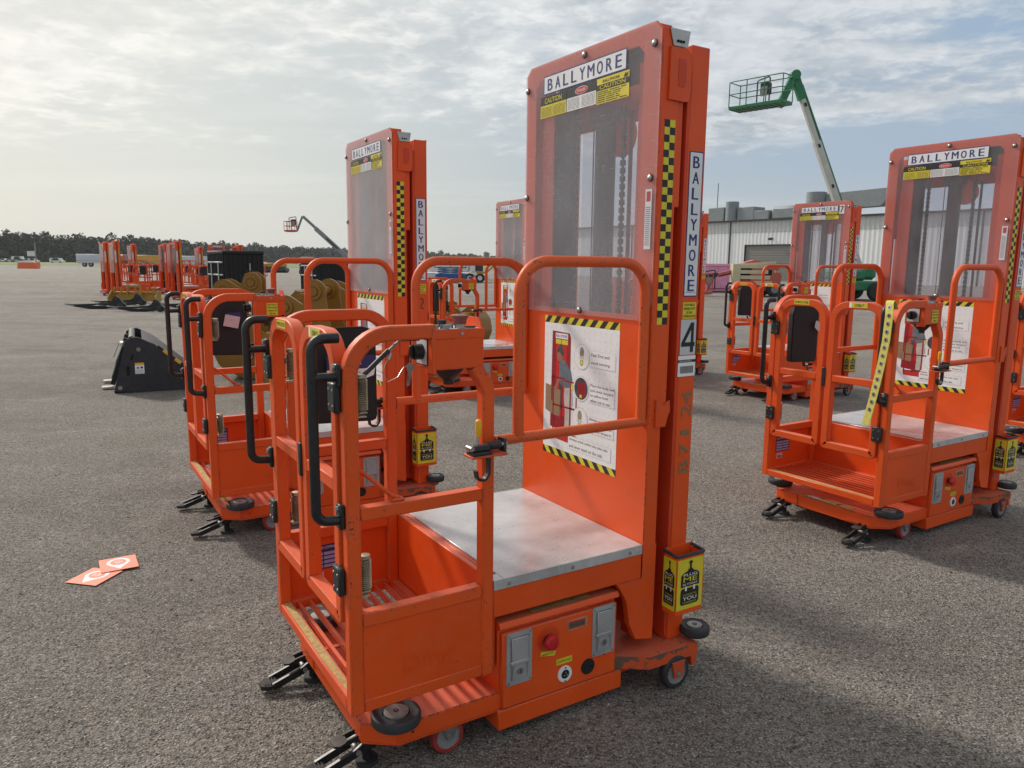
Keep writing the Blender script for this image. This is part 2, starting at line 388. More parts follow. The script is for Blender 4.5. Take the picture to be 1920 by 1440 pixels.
# ------------------------------------------------------------------ the stock-picking lift
W=.368; T=.038; O='orange_paint'; OT='orange_tube'; Yc=W-T/2
FN=F((0,W,0),(-1,0,0),(0,0,1))          # near side: u = -x, v = up, n = +y
FF=F((0,0,0),(0,1,0),(0,0,1))           # front faces: u = +y, v = up, n = +x
def near(y): return F((0,y,0),(-1,0,0),(0,0,1))
def front(x): return F((x,0,0),(0,1,0),(0,0,1))
def top(z): return F((0,0,z),(1,0,0),(0,1,0))
def lines(b,fr,x0,x1,y0,y1,n,m,h,z=.001,seed=1,dash=True):
    rn=random.Random(seed)
    for i in range(n):
        y=y1-(i+.5)*(y1-y0)/n; x=x0
        while x<x1-.002:
            l=min(x1-x,rn.uniform(.2,.45)*(x1-x0)); b.rect(fr,x,y-h/2,x+l*.88,y+h/2,z,m); x+=l
            if not dash: break
def plug_label(b,fr,cx,y0,w,h,full=True):
    # black battery-shaped pictogram: arrow, neck, body with PLUG ME IN TODAY, connector and second body with YOU
    s=h
    b.rect(fr,cx-w/2-.0,y0,cx+w/2,y0+h,.0008,'yellow')
    bw=w*.36 if full else w*.40
    b.flat([(cx,y0+s*.97),(cx-w*.11,y0+s*.91),(cx+w*.11,y0+s*.91)],fr,.0016,'ink')
    b.rect(fr,cx-w*.04,y0+s*.78,cx+w*.04,y0+s*.93,.0016,'ink')
    b.flat([(cx-bw,y0+s*.45),(cx+bw,y0+s*.45),(cx+bw,y0+s*.68),(cx+bw*.75,y0+s*.73),(cx+bw*.3,y0+s*.76),(cx+bw*.25,y0+s*.80),(cx-bw*.25,y0+s*.80),(cx-bw*.3,y0+s*.76),(cx-bw*.75,y0+s*.73),(cx-bw,y0+s*.68)],fr,.0016,'ink')
    b.text('*PLUG',fr,cx,y0+s*.685,s*.055,'white',.0024,w=bw*1.5)
    b.text('*ME',fr,cx,y0+s*.595,s*.095,'yellow',.0024,w=bw*1.5)
    b.text('*IN TODAY',fr,cx,y0+s*.50,s*.04,'white',.0024,w=bw*1.6)
    b.rect(fr,cx-bw*.55,y0+s*.37,cx-bw*.35,y0+s*.46,.0026,'white'); b.rect(fr,cx+bw*.35,y0+s*.37,cx+bw*.55,y0+s*.46,.0026,'white')
    b.flat([(cx-bw,y0+s*.13),(cx-bw*.85,y0+s*.09),(cx+bw*.85,y0+s*.09),(cx+bw,y0+s*.13),(cx+bw,y0+s*.38),(cx+bw*.85,y0+s*.42),(cx-bw*.85,y0+s*.42),(cx-bw,y0+s*.38)],fr,.0016,'ink')
    b.text('TO WORK FOR',fr,cx,y0+s*.29,s*.03,'yellow',.0024,w=bw*1.5)
    b.text('*YOU',fr,cx,y0+s*.215,s*.075,'white',.0024,w=bw*1.5)
    b.text('TOMORROW',fr,cx,y0+s*.135,s*.03,'yellow',.0024,w=bw*1.5)
def hazard(b,fr,x0,x1,y0,y1,z,n=7,lean=1):
    b.rect(fr,x0,y0,x1,y1,z,'yellow'); h=y1-y0; p=(x1-x0)/n
    for i in range(-1,n+1):
        a=x0+i*p
        pts=[(a,y0),(a+p*.5,y0),(a+p*.5+h*lean,y1),(a+h*lean,y1)]
        # clip to strip
        q=[(min(max(px,x0),x1),py) for px,py in pts]
        if abs(q[1][0]-q[0][0])+abs(q[2][0]-q[3][0])<1e-4: continue
        b.flat(q,fr,z+.0006,'ink')
def make_lift():
    L=empty('stock_picking_lift')
    P=lambda b,n,par=None,**k: b.obj(n,par or L,**k)
    # ---- chassis
    b=MB(); f=top(0)
    b.prism([(.53,-.352),(.86,-.352),(.945,-.29),(.945,.29),(.86,.352),(.53,.352)],f,.086,.149,O)
    b.prism([(.53,-.356),(.87,-.356),(.95,-.29),(.95,-.15),(.93,-.15),(.93,.15),(.95,.15),(.95,.29),(.87,.356),(.53,.356)],f,.096,.147,O)
    b.box(.07,.546,-.368,.367,.030,.094,O,.003)
    b.box(.094,.53,-.33,-.10,.09,.36,O,.004); b.box(-.20,.10,-.34,.34,.06,.10,'red_mast',.003)
    b.prism([(.10,-.362),(.085,-.362),(-.002,-.422),(-.215,-.428),(-.215,-.34),(-.30,-.30),(-.30,.30),(-.215,.34),(-.215,.428),(-.002,.422),(.085,.362),(.10,.362)],f,.098,.141,'orange_worn')
    b.box(-.214,-.19,.385,.427,.06,.10,'orange_worn'); b.box(-.214,-.19,-.427,-.385,.06,.10,'orange_worn')
    b.disc(near(.3565),-.82,.118,.004,.0,'hole',10)
    # worn greasy edge of the rear step and warning sticker on the front plate
    P(b,'chassis')
    b=MB(); f2=F((0,0,.1495),(0,-1,0),(1,0,0)); b.rect(f2,-.17,.885,.12,.94,.0008,'gold_strip'); b.disc(f2,.07,.912,.04,.0014,'pinkpaper',20,.02); b.text('2',f2,-.08,.912,.03,'ink',.0014,rot=.3); P(b,'floor_warning_label',L)
    # ---- bumper wheels
    for (x,y,r) in ((.862,.338,.070),(.862,-.338,.070),(-.235,.39,.052),(-.235,-.39,.052)):
        b=MB(); z=.150
        b.lathe([(r*.55,.004),(r*.9,.004),(r*.97,.007),(r,.013),(r,.027),(r*.97,.033),(r*.9,.036),(r*.84,.034),(r*.62,.032),(r*.55,.032)],(x,y,z),(0,0,1),'rubber',36,closed=True)
        bw=P(b,'bumper_wheel')
        b=MB(); b.cyl((x,y,z),(x,y,z+.036),r*.50,'dull_steel',28); b.cyl((x,y,z+.036),(x,y,z+.037),r*.44,'dull_steel',28); b.cyl((x,y,z+.037),(x,y,z+.0385),.008,'dark_steel',12); b.cyl((x,y,z+.0385),(x,y,z+.0395),.003,'dull_steel',8); P(b,'hub',bw)
    # ---- casters
    for (x,y,mat,fx) in ((.70,.325,'wheel_red',1),(.70,-.325,'wheel_red',1),(-.12,.415,'rubber',0),(-.12,-.415,'rubber',0)):
        r=.052 if fx else .058; sg=1 if y>0 else -1
        b=MB()
        if fx:
            b.box(x-.035,x+.035,y-.03,y+.03,.096,.106,'steel'); 
            for s_ in (-1,1): b.prism([(-x-.03,.10),(-x+.03,.10),(-x+.014,.045),(-x-.004,.045)],near(y+s_*.019),-.002,.002,'steel')
        else:
            for s_ in (-1,1): b.prism([(-x-.028,.10),(-x+.028,.10),(-x+.016,.043),(-x-.016,.043)],near(y+s_*.021),-.003,.003,'orange_worn')
        b.cyl((x,y-.027,r),(x,y+.027,r),.008,'dull_steel',8)
        cs=P(b,'caster')
        b=MB(); b.lathe([(r*.68,-.016),(r*.93,-.016),(r,-.010),(r,.010),(r*.93,.016),(r*.68,.016)],(x,y,r),(0,1,0),mat,32)
        b.lathe([(0,-.012),(r*.68,-.012),(r*.68,-.016),(r*.72,-.016)],(x,y,r),(0,1,0),'wheel_grey',28); b.lathe([(0,.012),(r*.66,.012),(r*.68,.016),(r*.72,.016)],(x,y,r),(0,1,0),'wheel_grey',28)
        P(b,'wheel',cs)
    # ---- floor lock pedals in front
    for y in (-.255,.255):
        b=MB(); K='black_paint'
        b.box(.90,.94,y-.035,y+.035,.06,.10,K); b.cyl((.92,y,.012),(.92,y,.09),.014,K,12); b.cyl((.92,y,0),(.92,y,.014),.032,'rubber',16)
        for s_ in (-1,1):
            b.sq([(.915,y+s_*.024,.078),(.965,y+s_*.026,.056),(1.060,y+s_*.026,.026)],.011,.024,K,(0,1,0),.001)
            b.sq([(.935,y+s_*.016,.10),(.985,y+s_*.016,.090)],.008,.016,K,(0,1,0),.001)
        fr=F((1.05,y,.018),(1,0,0),(0,1,0)); b.prism([(-.012,-.028),(.03,-.028),(.048,-.014),(.048,.014),(.03,.028),(-.012,.028)],fr,0,.014,K)
        for i in range(5): b.box(1.046+i*.009,1.050+i*.009,y-.02,y+.02,.0325,.0365,'dark_steel',.0008)
        fr=F((.98,y,.090),(1,0,-.15),(0,1,0)); b.prism([(0,-.02),(.025,-.026),(.04,-.015),(.04,.015),(.025,.026),(0,.02)],fr,0,.007,K)
        b.cyl((.955,y-.035,.06),(.955,y+.035,.06),.008,'dull_steel',10)
        P(b,'floor_lock_pedal')
    # ---- battery box
    b=MB(); b.box(.094,.541,-.10,.350,.0945,.345,O,.004); b.prism([(.344,.06),(.353,.068),(.366,.070),(.374,.064),(.378,-.45),(.344,-.45)],F((0,.30,0),(0,0,1),(0,1,0)),-.0,.0,O) if 0 else None
    b.prism([(.366,.338),(.372,.352),(.374,.362),(.10,.362)] and [(.340,.345),(.368,.355),(.366,.364),(.360,.372),(-.1,.374),(-.1,.340)],F((.5415,0,0),(0,1,0),(0,0,1)),-.449,.001,'orange_worn' if 0 else O)
    bb=P(b,'battery_box')
    b=MB(); fr=near(.350); b.box(.100,.534,.350,.3675,.097,.338,O,.003); ap=P(b,'access_panel',bb)
    for cx,cz in ((.476,.252),(.155,.257)):
        b=MB(); f=near(.3675); u=-cx
        pts=[(u-.045,cz-.078),(u-.039,cz-.084),(u+.039,cz-.084),(u+.045,cz-.078),(u+.045,cz+.078),(u+.039,cz+.084),(u-.039,cz+.084),(u-.045,cz+.078)]
        b.prism(pts,f,0,.003,'rail_grey'); 
        pts=[(u-.030,cz-.068),(u+.030,cz-.068),(u+.034,cz+.07),(u-.034,cz+.07)]; b.flat(pts,f,.0034,'dull_steel')
        b.prism([(u-.026,cz-.066),(u+.026,cz-.066),(u+.018,cz-.008),(u-.018,cz-.008)],f,.003,.006,'rail_grey')
        b.cyl(f.p(u,cz-.04,.005),f.p(u,cz-.04,.010),.010,'steel',14); b.rect(f,u-.001,cz-.046,u+.001,cz-.034,.0105,'hole')
        b.obox(f,u-.029,u+.029,cz-.010,cz+.067,.0036,.0085,'rail_grey',.002); b.obox(f,u-.032,u+.032,cz-.018,cz-.006,.0036,.0100,'rail_grey',.002)
        for sx in (-1,1):
            for sy in (-1,1): b.cyl(f.p(u+sx*.038,cz+sy*.076,.002),f.p(u+sx*.038,cz+sy*.076,.0045),.0035,'dull_steel',8)
        P(b,'paddle_latch',ap)
    f=near(.3675)
    b=MB(); u=-.372; b.lathe([(.046,.0),(.046,.0008),(.043,.0008),(.040,.0003)],f.p(u,.282,0),f.n,O,30); b.disc(f,u,.282,.040,.0006,'red_mast',30)
    b.cyl(f.p(u,.280,.0),f.p(u,.280,.014),.016,'ink',18); b.lathe([(.020,.012),(.024,.016),(.024,.026),(.020,.032),(.010,.034),(0,.0345)],f.p(u,.280,0),f.n,'knobred',24); P(b,'stop_button',ap)
    b=MB(); b.flat([(u-.028,.232),(u+.026,.222),(u+.032,.236),(u-.024,.246)],f,.0009,'yellow'); b.text('EMERGENCY STOP',F(f.o,f.u,f.v),u,.2335,.006,'ink',.0014,w=.045); P(b,'stop_label',ap)
    b=MB(); b.obox(f,-.298,-.222,.288,.322,0,.001,'zinc',.0004); b.obox(f,-.292,-.228,.293,.317,.0005,.0014,'knobred',.0002); b.rect(f,-.289,.298,-.232,.311,.0018,'lcd'); P(b,'charge_display',ap)
    b=MB(); b.rect(f,-.338,.184,-.278,.204,.0008,'yellow'); b.text('CHARGE DAILY',f,-.308,.194,.008,'ink',.0014,w=.052); P(b,'charge_label',ap)
    b=MB(); u=-.305; b.lathe([(.0,.002),(.014,.002),(.015,.004),(.026,.004),(.027,0)],f.p(u,.148,0),f.n,'white',28); b.disc(f,u,.148,.015,.0045,'ink',20); 
    for a in (90,210,330): b.obox(f,u-.002+.006*math.cos(R(a)),u+.002+.006*math.cos(R(a)),.146+.006*math.sin(R(a)),.151+.006*math.sin(R(a)),.0045,.009,'steel',.0005)
    for s_ in (-1,1): b.cyl(f.p(u,.148+s_*.022,.003),f.p(u,.148+s_*.022,.006),.003,'steel',8)
    P(b,'charger_socket',ap)
    b=MB(); u=-.214
    b.cyl(f.p(u,.147,0),f.p(u,.147,.003),.026,'ink',26)
    for r_ in (.008,.014,.020): b.lathe([(r_-.0015,.0032),(r_-.0015,.0045),(r_+.0015,.0045),(r_+.0015,.0032)],f.p(u,.147,0),f.n,'black_plastic',26)
    for a in (45,135): b.obox(F(f.p(u,.147,.003),f.u*math.cos(R(a))+f.v*math.sin(R(a)),f.v*math.cos(R(a))-f.u*math.sin(R(a))),-.022,.022,-.0015,.0015,0,.002,'black_plastic',.0003)
    P(b,'horn',ap)
    b=MB(); b.disc(f,-.148,.172,.0045,.0008,'hole',14); P(b,'lock_hole',ap)
    b=MB(); ft=F((0,0,.3745),(-1,0,0),(0,-.2,-.02)); fz=F((.0,.345,.3712),(-1,0,0),(0,-1,.03)); b.rect(F((0,0,.3685),(-1,0,0),(0,-1,0)),0,0,0,0,0,'zinc') if 0 else None
    ff=F((0,0,.3668),(1,0,0),(0,1,0)); 
    bl=MB(); bl.flat([(.20,.325),(.42,.325),(.42,.352),(.20,.352)],F((0,0,0),(1,0,0),(0,1,0)),.3745,'gold_strip'); bl.text('8',F((0,0,0),(1,0,0),(0,1,0)),.26,.338,.012,'ink',.3752); P(bl,'battery_label',bb)
    # ---- mast
    for s_ in (1,-1):
        y0,y1=(.298,.362) if s_>0 else (-.362,-.298)
        b=MB(); b.box(-.206,-.130,y0,y1,.141,2.088,'orange_paint',.004); b.box(-.212,-.200,y0-.004,y1-.012*(s_>0),2.078,2.092,'orange_paint'); mc=P(b,'mast_column')
        fy=near(.362) if s_>0 else F((0,-.362,0),(1,0,0),(0,0,1)); k=-1 if s_>0 else 1; cx=k*-.166
        b=MB(); b.rect(fy,cx-.030,1.322,cx+.030,1.775,.0008,'navy'); b.rect(fy,cx-.0265,1.3255,cx+.0265,1.7715,.0014,'white')
        for i,ch in enumerate('BALLYMORE'): b.text('*'+ch,fy,cx,1.742-i*.0480,.036,'navy',.002,w=.027 if ch!='M' else .031)
        b.text('www.ballymore.com',fy,cx,1.336,.005,'ink',.002,w=.046); P(b,'brand_sign',mc)
        b=MB(); b.rect(fy,cx-.029,1.251,cx+.029,1.304,.0008,'yellow')
        for i,tx in enumerate(('*STAY BACK','*WHILE LIFT','*IS IN','*OPERATION')): b.text(tx,fy,cx,1.2955-i*.0122,.0078,'ink',.0014,w=(.046,.05,.024,.052)[i])
        P(b,'stay_back_sticker',mc)
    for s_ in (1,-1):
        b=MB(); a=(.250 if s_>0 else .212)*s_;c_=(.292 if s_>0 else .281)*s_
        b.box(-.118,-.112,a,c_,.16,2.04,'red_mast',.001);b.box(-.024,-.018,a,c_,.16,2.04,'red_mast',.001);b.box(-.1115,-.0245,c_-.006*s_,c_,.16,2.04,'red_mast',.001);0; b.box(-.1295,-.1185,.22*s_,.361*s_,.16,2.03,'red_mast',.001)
        b.box(-.110,-.030,a-.006*s_,a-.001*s_,.16,2.03,'ink',.0005); b.box(-.112,-.106,a-.022*s_,a-.0065*s_,.16,2.03,'ink',.001); P(b,'roller_channel')  # black inner plates stand for the web's greasy side lying in shade
    b=MB(); b.box(-.14,-.1305,-.296,.296,1.90,2.09,'red_mast'); b.box(-.20,-.14,-.297,.297,.15,.26,'red_mast'); b.box(-.105,-.085,-.296,.296,.55,.60,'red_mast'); b.box(-.20,-.14,-.297,.297,2.0,2.05,'red_mast'); b.box(-.036,-.031,-.20,.285,1.985,2.098,'black_plastic',.001); P(b,'mast_crossbeam')
    b=MB(); b.cyl((-.09,0,.15),(-.09,0,1.30),.040,'dark_steel',20); b.cyl((-.09,0,1.30),(-.09,0,1.93),.036,'dark_steel',20); b.box(-.13,-.05,-.05,.05,1.905,1.96,'dark_steel'); P(b,'lift_cylinder')
    b=MB(); b.lathe([(.0,-.008),(.062,-.008),(.07,-.012),(.07,.012),(.062,.008),(0,.008)],(-.12,.045,1.86),(1,0,0),'orange_paint',30); P(b,'pulley')
    for y in (-.145,.118):
        b=MB(); z=.45
        while z<1.93: 
            b.box(-.078,-.074,y-.009,y+.009,z,z+.019,'ink',.003); b.box(-.070,-.066,y-.009,y+.009,z,z+.019,'ink',.003); b.box(-.0742,-.0698,y-.0065,y+.0065,z+.012,z+.033,'ink',.002); z+=.026
        P(b,'lift_chain')
    b=MB(); b.tube([(-.07,.155,.4),(-.07,.16,1.0),(-.072,.156,1.6),(-.07,.158,1.92)],.007,'ink',8); b.tube([(-.08,-.05,.5),(-.08,-.055,1.9)],.0025,'ink',6); P(b,'hose')
    # ---- carriage: back panel, upper frame, side channels
    b=MB(); ff=front(-.004)
    b.prism([(-W,.205),(W,.205),(W,1.262),(-W,1.262)],ff,0,.004,O)
    b.prism([(-W,1.262),(-.305,1.262),(-.305,2.06),(-.28,2.085),(.265,2.085),(.29,2.06),(.29,1.262),(W,1.262),(W,2.115),(W-.028,2.14),(-W+.028,2.14),(-W,2.115)],ff,.0,.004,O)
    for s_ in (1,-1):
        y0,y1=(W-.004,W) if s_>0 else (-W,-W+.004)
        b.box(-.076,-.004,y0,y1,.93,2.118,O,.001); b.box(-.056,-.004,y0,y1,.205,.93,O,.001)
        b.box(-.0765,-.0725,y0-.028*s_,y1-.004*s_,.93,2.115,O,.001); b.box(-.0575,-.0535,y0-.028*s_,y1-.0045*s_,.205,.93,O,.001)
    b.box(-.07,-.004,-.335,.335,2.10,2.139,O,.003)
    for x,z in((-.02,2.02),): pass
    bp=P(b,'back_panel')
    b=MB()
    n=28; z0=1.236; h=.0222; fy=near(W); 
    for i in range(n):
        for j in range(2):
            b.rect(fy,.0215+j*.0215,z0+i*h,.043+j*.0215,z0+(i+1)*h,.0009,'ink' if (i+j)%2 else 'yellow')
    P(b,'checker_tape',bp)
    b=MB(); fy=F((0,-W,0),(1,0,0),(0,0,1))
    for i in range(n):
        for j in range(2):
            b.rect(fy,-.0645+j*.0215,z0+i*h,-.043+j*.0215,z0+(i+1)*h,.0009,'ink' if (i+j)%2 else 'yellow')
    P(b,'checker_tape',bp)
    for s_ in (1,-1):
        b=MB(); fr=near(W+.001) if s_>0 else F((0,-W-.001,0),(1,0,0),(0,0,1)); k=-1 if s_>0 else 1
        hp=[(.028,1.915),(.030,2.066),(.085,2.066)]+[(.085+.030*math.sin(R(a)),2.036+.030*math.cos(R(a))) for a in range(15,91,15)]+[(.115-.012*(1-math.cos(R(a))),1.955-.040*math.sin(R(a))) for a in range(15,91,15)]+[(.095,1.913)]
        b.prism([(k*-x_,z_) for x_,z_ in hp],fr,0,.007,O); b.prism([(k*-x_,z_) for x_,z_ in ((.062,1.955),(.062,2.035),(.088,2.035),(.094,2.025),(.094,1.975),(.088,1.955))],fr,.007,.0082,'red_mast'); P(b,'lifting_handle',bp)
        b=MB(); fr=near(W+.0045) if s_>0 else F((0,-W-.0045,0),(1,0,0),(0,0,1)); k=-1 if s_>0 else 1
        b.prism([(k*-.026,2.118),(k*-.108,2.118),(k*-.099,2.070),(k*-.042,2.070)],fr,-.003,0,'steel'); b.box(-.104,-.07,min(s_*(W-.03),s_*(W-.009)),max(s_*(W-.03),s_*(W-.009)),1.6,2.119,O)
        for i in range(3): b.cyl(fr.p(k*(-.058-.011*i),2.084,0),fr.p(k*(-.058-.011*i),2.084,.003),.004,'hole',10)
        P(b,'top_bracket',bp)
    # poster
    b=MB(); f=front(0); z=.0008
    b.rect(f,-.222,.705,.218,1.232,z,'paper'); hazard(b,f,-.222,.218,1.206,1.232,z+.0006,8,.9); hazard(b,f,-.222,.218,.705,.731,z+.0006,8,-.9)
    rn=random.Random(3)
    for i in range(15):
        for j in range(17):
            x=-.208+i*.0295; y=.748+j*.0275; a=R(45 if (i+j)%2 else -45)
            q=F(f.p(x,y,z),f.u*math.cos(a)+f.v*math.sin(a),f.v*math.cos(a)-f.u*math.sin(a)); b.rect(q,-.007,-.0008,.007,.0008,.0005,'pic_line')
    def PX(u,v): return (-.222+u, 1.232-v)
    def R4(u0,v0,u1,v1,m,zz): x0,y0=PX(u0,v0);x1,y1=PX(u1,v1); b.rect(f,x0,min(y0,y1),x1,max(y0,y1),z+zz,m)
    def PG(pts,m,zz): b.flat([PX(*p) for p in pts],f,z+zz,m)
    PG([(.052,.055),(.160,.058),(.168,.075),(.170,.43),(.045,.42)],'pic_red',.0012); R4(.078,.085,.145,.37,'stampred',.0016); R4(.10,.10,.116,.35,'pic_dark',.0018)
    R4(.072,.062,.150,.082,'paper',.0020); b.text('*BALLYMORE',f,*PX(.111,.072),.010,'navy',z+.0024,w=.07); R4(.074,.085,.108,.102,'yellow',.0021); R4(.112,.085,.15,.102,'yellow',.0021)
    PG([(.012,.26),(.062,.265),(.11,.275),(.105,.375),(.06,.372),(.012,.36)],'pic_box',.0024)
    b.disc(f,*PX(.102,.145),.018,z+.0026,'pic_skin',18,.022); PG([(.083,.125),(.10,.108),(.12,.118),(.126,.14),(.116,.146),(.10,.130),(.086,.136)],'pic_dark',.0030)
    PG([(.10,.175),(.115,.155),(.14,.165),(.172,.195),(.182,.225),(.175,.255),(.14,.262),(.105,.25),(.10,.22)],'pic_grey',.0028)
    PG([(.10,.215),(.112,.22),(.085,.275),(.045,.29),(.04,.28),(.075,.262)],'pic_skin',.0032)
    PG([(.135,.255),(.182,.25),(.188,.31),(.172,.36),(.165,.425),(.138,.425),(.140,.35),(.132,.30)],'pic_trouser',.0026)
    PG([(.11,.424),(.168,.424),(.166,.440),(.118,.438)],'pic_dark',.0027)
    for u0,v0,u1,v1 in ((.060,.225,.067,.445),(.115,.235,.122,.445),(.168,.24,.176,.42),(.205,.24,.211,.40),(.060,.225,.135,.232),(.06,.33,.205,.337),(.06,.43,.21,.437),(.13,.232,.19,.238)): R4(u0,v0,u1,v1,'pic_red',.0034)
    PG([(.06,.437),(.21,.437),(.205,.465),(.065,.462)],'stampred',.0033); R4(.175,.243,.20,.262,'yellow',.0038); R4(.05,.222,.058,.32,'pic_red',.0034)
    for cu,cv in ((.236,.135),(.236,.250),(.232,.365)):
        x,y=PX(cu,cv); b.disc(f,x,y,.0462,z+.0040,'pic_line',26); b.disc(f,x,y,.044,z+.0044,'paper',26)
    for cu,cv in ((.236,.135),(.232,.365)):
        x,y=PX(cu,cv); b.disc(f,x,y+.014,.012,z+.0048,'ink',16,.020); b.disc(f,x,y+.014,.010,z+.0051,'zinc',16,.018); b.disc(f,x,y-.020,.010,z+.0048,'ink',14,.013); b.disc(f,x,y-.020,.008,z+.0051,'yellow',14,.011); R4(cu-.02,cv-.001,cu+.02,cv+.010,'paper',.0054); b.text('Work',f,x,y-.004,.008,'ink',z+.0058)
    x,y=PX(.236,.25); b.disc(f,x,y,.040,z+.0048,'pic_dark',22); PG([(.215,.23),(.26,.225),(.268,.27),(.24,.285),(.22,.27)],'pic_red',.0052); R4(.228,.272,.242,.284,'yellow',.0056)
    for u0,v0,u1,v1,tx in ((.285,.108,.423,.165,('*Feet First and','*avoid twisting.')),(.285,.222,.423,.292,('*Place the body belt','*and static lanyard','*on yellow hook','*when not in use.')),(.282,.342,.423,.400,('*Always wear the','*body belt attached','*to static lanyard.')),(.165,.435,.412,.482,('*Always work within the side rails','*and never stand on the rails.'))):
        R4(u0-.0012,v0-.0012,u1+.0012,v1+.0012,'pic_line',.0036); R4(u0,v0,u1,v1,'paper',.0039); n=len(tx)
        for i,s_ in enumerate(tx):
            x,y=PX(u0+.006,v0+(i+.5)*(v1-v0)/n); b.text(s_,f,x,y,.0120,'ink',z+.0043,al='l',w=len(s_)*.0066)
    b.v=[(x*.22+.0004,y_,z_) for x,y_,z_ in b.v]
    P(b,'instruction_poster',bp)
    # ---- clear guard panel
    b=MB(); b.prism([(-W+.001,1.246),(W-.03,1.246),(W-.001,1.30),(W-.001,2.112),(W-.030,2.139),(-W+.030,2.139),(-W+.001,2.112)],front(.002),0,.004,'plexi'); gp=P(b,'clear_guard')
    for y,zz in ((-.005,2.117),(.343,2.075),(-.352,2.06),(-.352,1.67),(.345,1.685),(-.352,1.285),(.0,1.262),(.345,1.262)):
        b=MB(); b.lathe([(.012,0),(.012,.003),(.0105,.0032)],(.006,y,zz),(1,0,0),'ink',16); b.lathe([(.0095,.003),(.009,.006),(.006,.0085),(0,.0095)],(.006,y,zz),(1,0,0),'steel',16); P(b,'bolt',gp)
    f=front(.006)
    b=MB(); b.rect(f,-.247,2.027,.216,2.092,.0005,'navy'); b.rect(f,-.243,2.031,.212,2.088,.001,'white'); [b.text('*'+ch,f,-.0155+(i-4)*.0478,2.0595,.040,'navy',.0015,w=.029 if ch!='M' else .036) for i,ch in enumerate('BALLYMORE')]; P(b,'brand_label',gp)
    b=MB(); b.rect(f,-.266,1.948,-.106,2.022,.0005,'yellow'); b.rect(f,-.266,1.992,-.106,2.022,.001,'ink'); b.text('*CAUTION',f,-.186,2.006,.018,'yellow',.0015,w=.105); b.rect(f,-.1875,1.95,-.1865,1.99,.001,'ink')
    lines(b,f,-.262,-.192,1.951,1.986,8,'ink',.0012,.001,5); lines(b,f,-.182,-.110,1.951,1.986,8,'ink',.0012,.001,6); P(b,'caution_label',gp)
    b=MB(); b.rect(f,-.102,1.948,.062,2.022,.0005,'paper'); b.rect(f,-.102,1.992,.062,2.022,.001,'ink'); b.disc(f,-.018,2.007,.036,.0014,'white',26,.0125); b.disc(f,-.018,2.007,.034,.0018,'stampred',26,.011); b.text('*DANGER',f,-.018,2.007,.009,'white',.0022,w=.048)
    lines(b,f,-.098,-.024,1.951,1.988,9,'ink',.0011,.001,8); lines(b,f,-.018,.058,1.951,1.988,9,'ink',.0011,.001,9); P(b,'danger_label',gp)
    b=MB(); b.rect(f,.066,1.944,.230,2.024,.0005,'yellow'); b.text('*BALLYMORE',f,.140,2.013,.009,'ink',.001,w=.085); b.flat([(.203,2.006),(.222,2.006),(.226,2.02),(.216,2.014),(.212,2.021),(.206,2.013)],f,.001,'ink'); b.rect(f,.066,1.986,.230,2.004,.001,'ink'); b.text('*CAUTION',f,.148,1.995,.012,'yellow',.0015,w=.13)
    for i,w_ in enumerate((.15,.13,.12,.11,.12,.155)): lines(b,f,.070,.07+w_,1.946+(5-i)*.0063,1.946+(6-i)*.0063,1,'ink',.0026,.001,20+i)
    P(b,'caution_label',gp)
    b=MB(); b.rect(f,.322,1.462,.358,1.66,.0012,'plexi'); b.rect(f,.3255,1.47,.3545,1.652,.0005,'paper'); b.rect(f,.331,1.615,.349,1.645,.0009,'stampred'); lines(b,f,.329,.351,1.48,1.60,20,'ink',.0018,.0009,31); P(b,'document_sleeve',gp)
    b=MB(); b.prism([(-.296,.95),(.296,.95),(.296,2.05),(-.296,2.05)],front(-.216),0,.003,'plexi_rear'); P(b,'rear_guard')
    # ---- deck and its frame
    b=MB(); b.box(.002,.532,-.362,.3675,.509,.515,'deck_alu',.001); b.box(.5325,.566,.328,.3675,.509,.515,'deck_alu',.001); b.box(.003,.566,.368,.3705,.484,.515,'deck_alu',.0008); b.box(.003,.532,-.3705,-.368,.484,.515,'deck_alu',.0008)
    for x in (.515,.285,.055): b.lathe([(.006,0),(.006,.001),(.0045,.0035),(0,.004)],(x,.3705,.498),(0,1,0),'dull_steel',12)
    P(b,'deck_plate')
    b=MB(); b.box(0,.566,.344,.3665,.398,.5085,O); b.box(0,.566,-.3665,-.344,.398,.5085,O); b.box(.545,.5655,-.343,.343,.228,.5085,O); b.box(.5,.545,-.343,.343,.46,.5085,O); b.box(.002,.03,-.343,.343,.42,.505,O)
    for s_ in (1,-1):
        y0,y1=(.346,.3685) if s_>0 else (-.3685,-.346)
        fr=F((0,y1 if s_>0 else y0,0),(-1,0,0),(0,0,1)) if s_>0 else F((0,y0,0),(1,0,0),(0,0,1)); k=-1 if s_>0 else 1
        b.prism([(k*a,c_) for a,c_ in ((.105,.399),(.088,.375),(.062,.33),(.048,.25),(.018,.188),(-.056,.172),(-.058,.51),(0,.51),(0,.399))],fr,-.022,.0015,O)
    P(b,'deck_frame')
    # ---- basket
    b=MB()
    b.box(.962,1.0,-.330,.330,.228,.262,O,.003); b.box(.567,.60,-.330,.330,.229,.258,O)
    x=.618
    while x<.955: b.box(x,x+.012,-.330,.330,.236,.256,O,.001); x+=.0395
    b.box(.60,.962,-.02,.0,.229,.2355,O); P(b,'floor_grate')
    b=MB(); b.prism([(.970,-.328),(.992,-.328),(.993,.10),(.990,.20),(.985,.325),(.972,.325),(.970,.1)],top(.2625),0,.0008,'gold_strip'); P(b,'grip_strip')
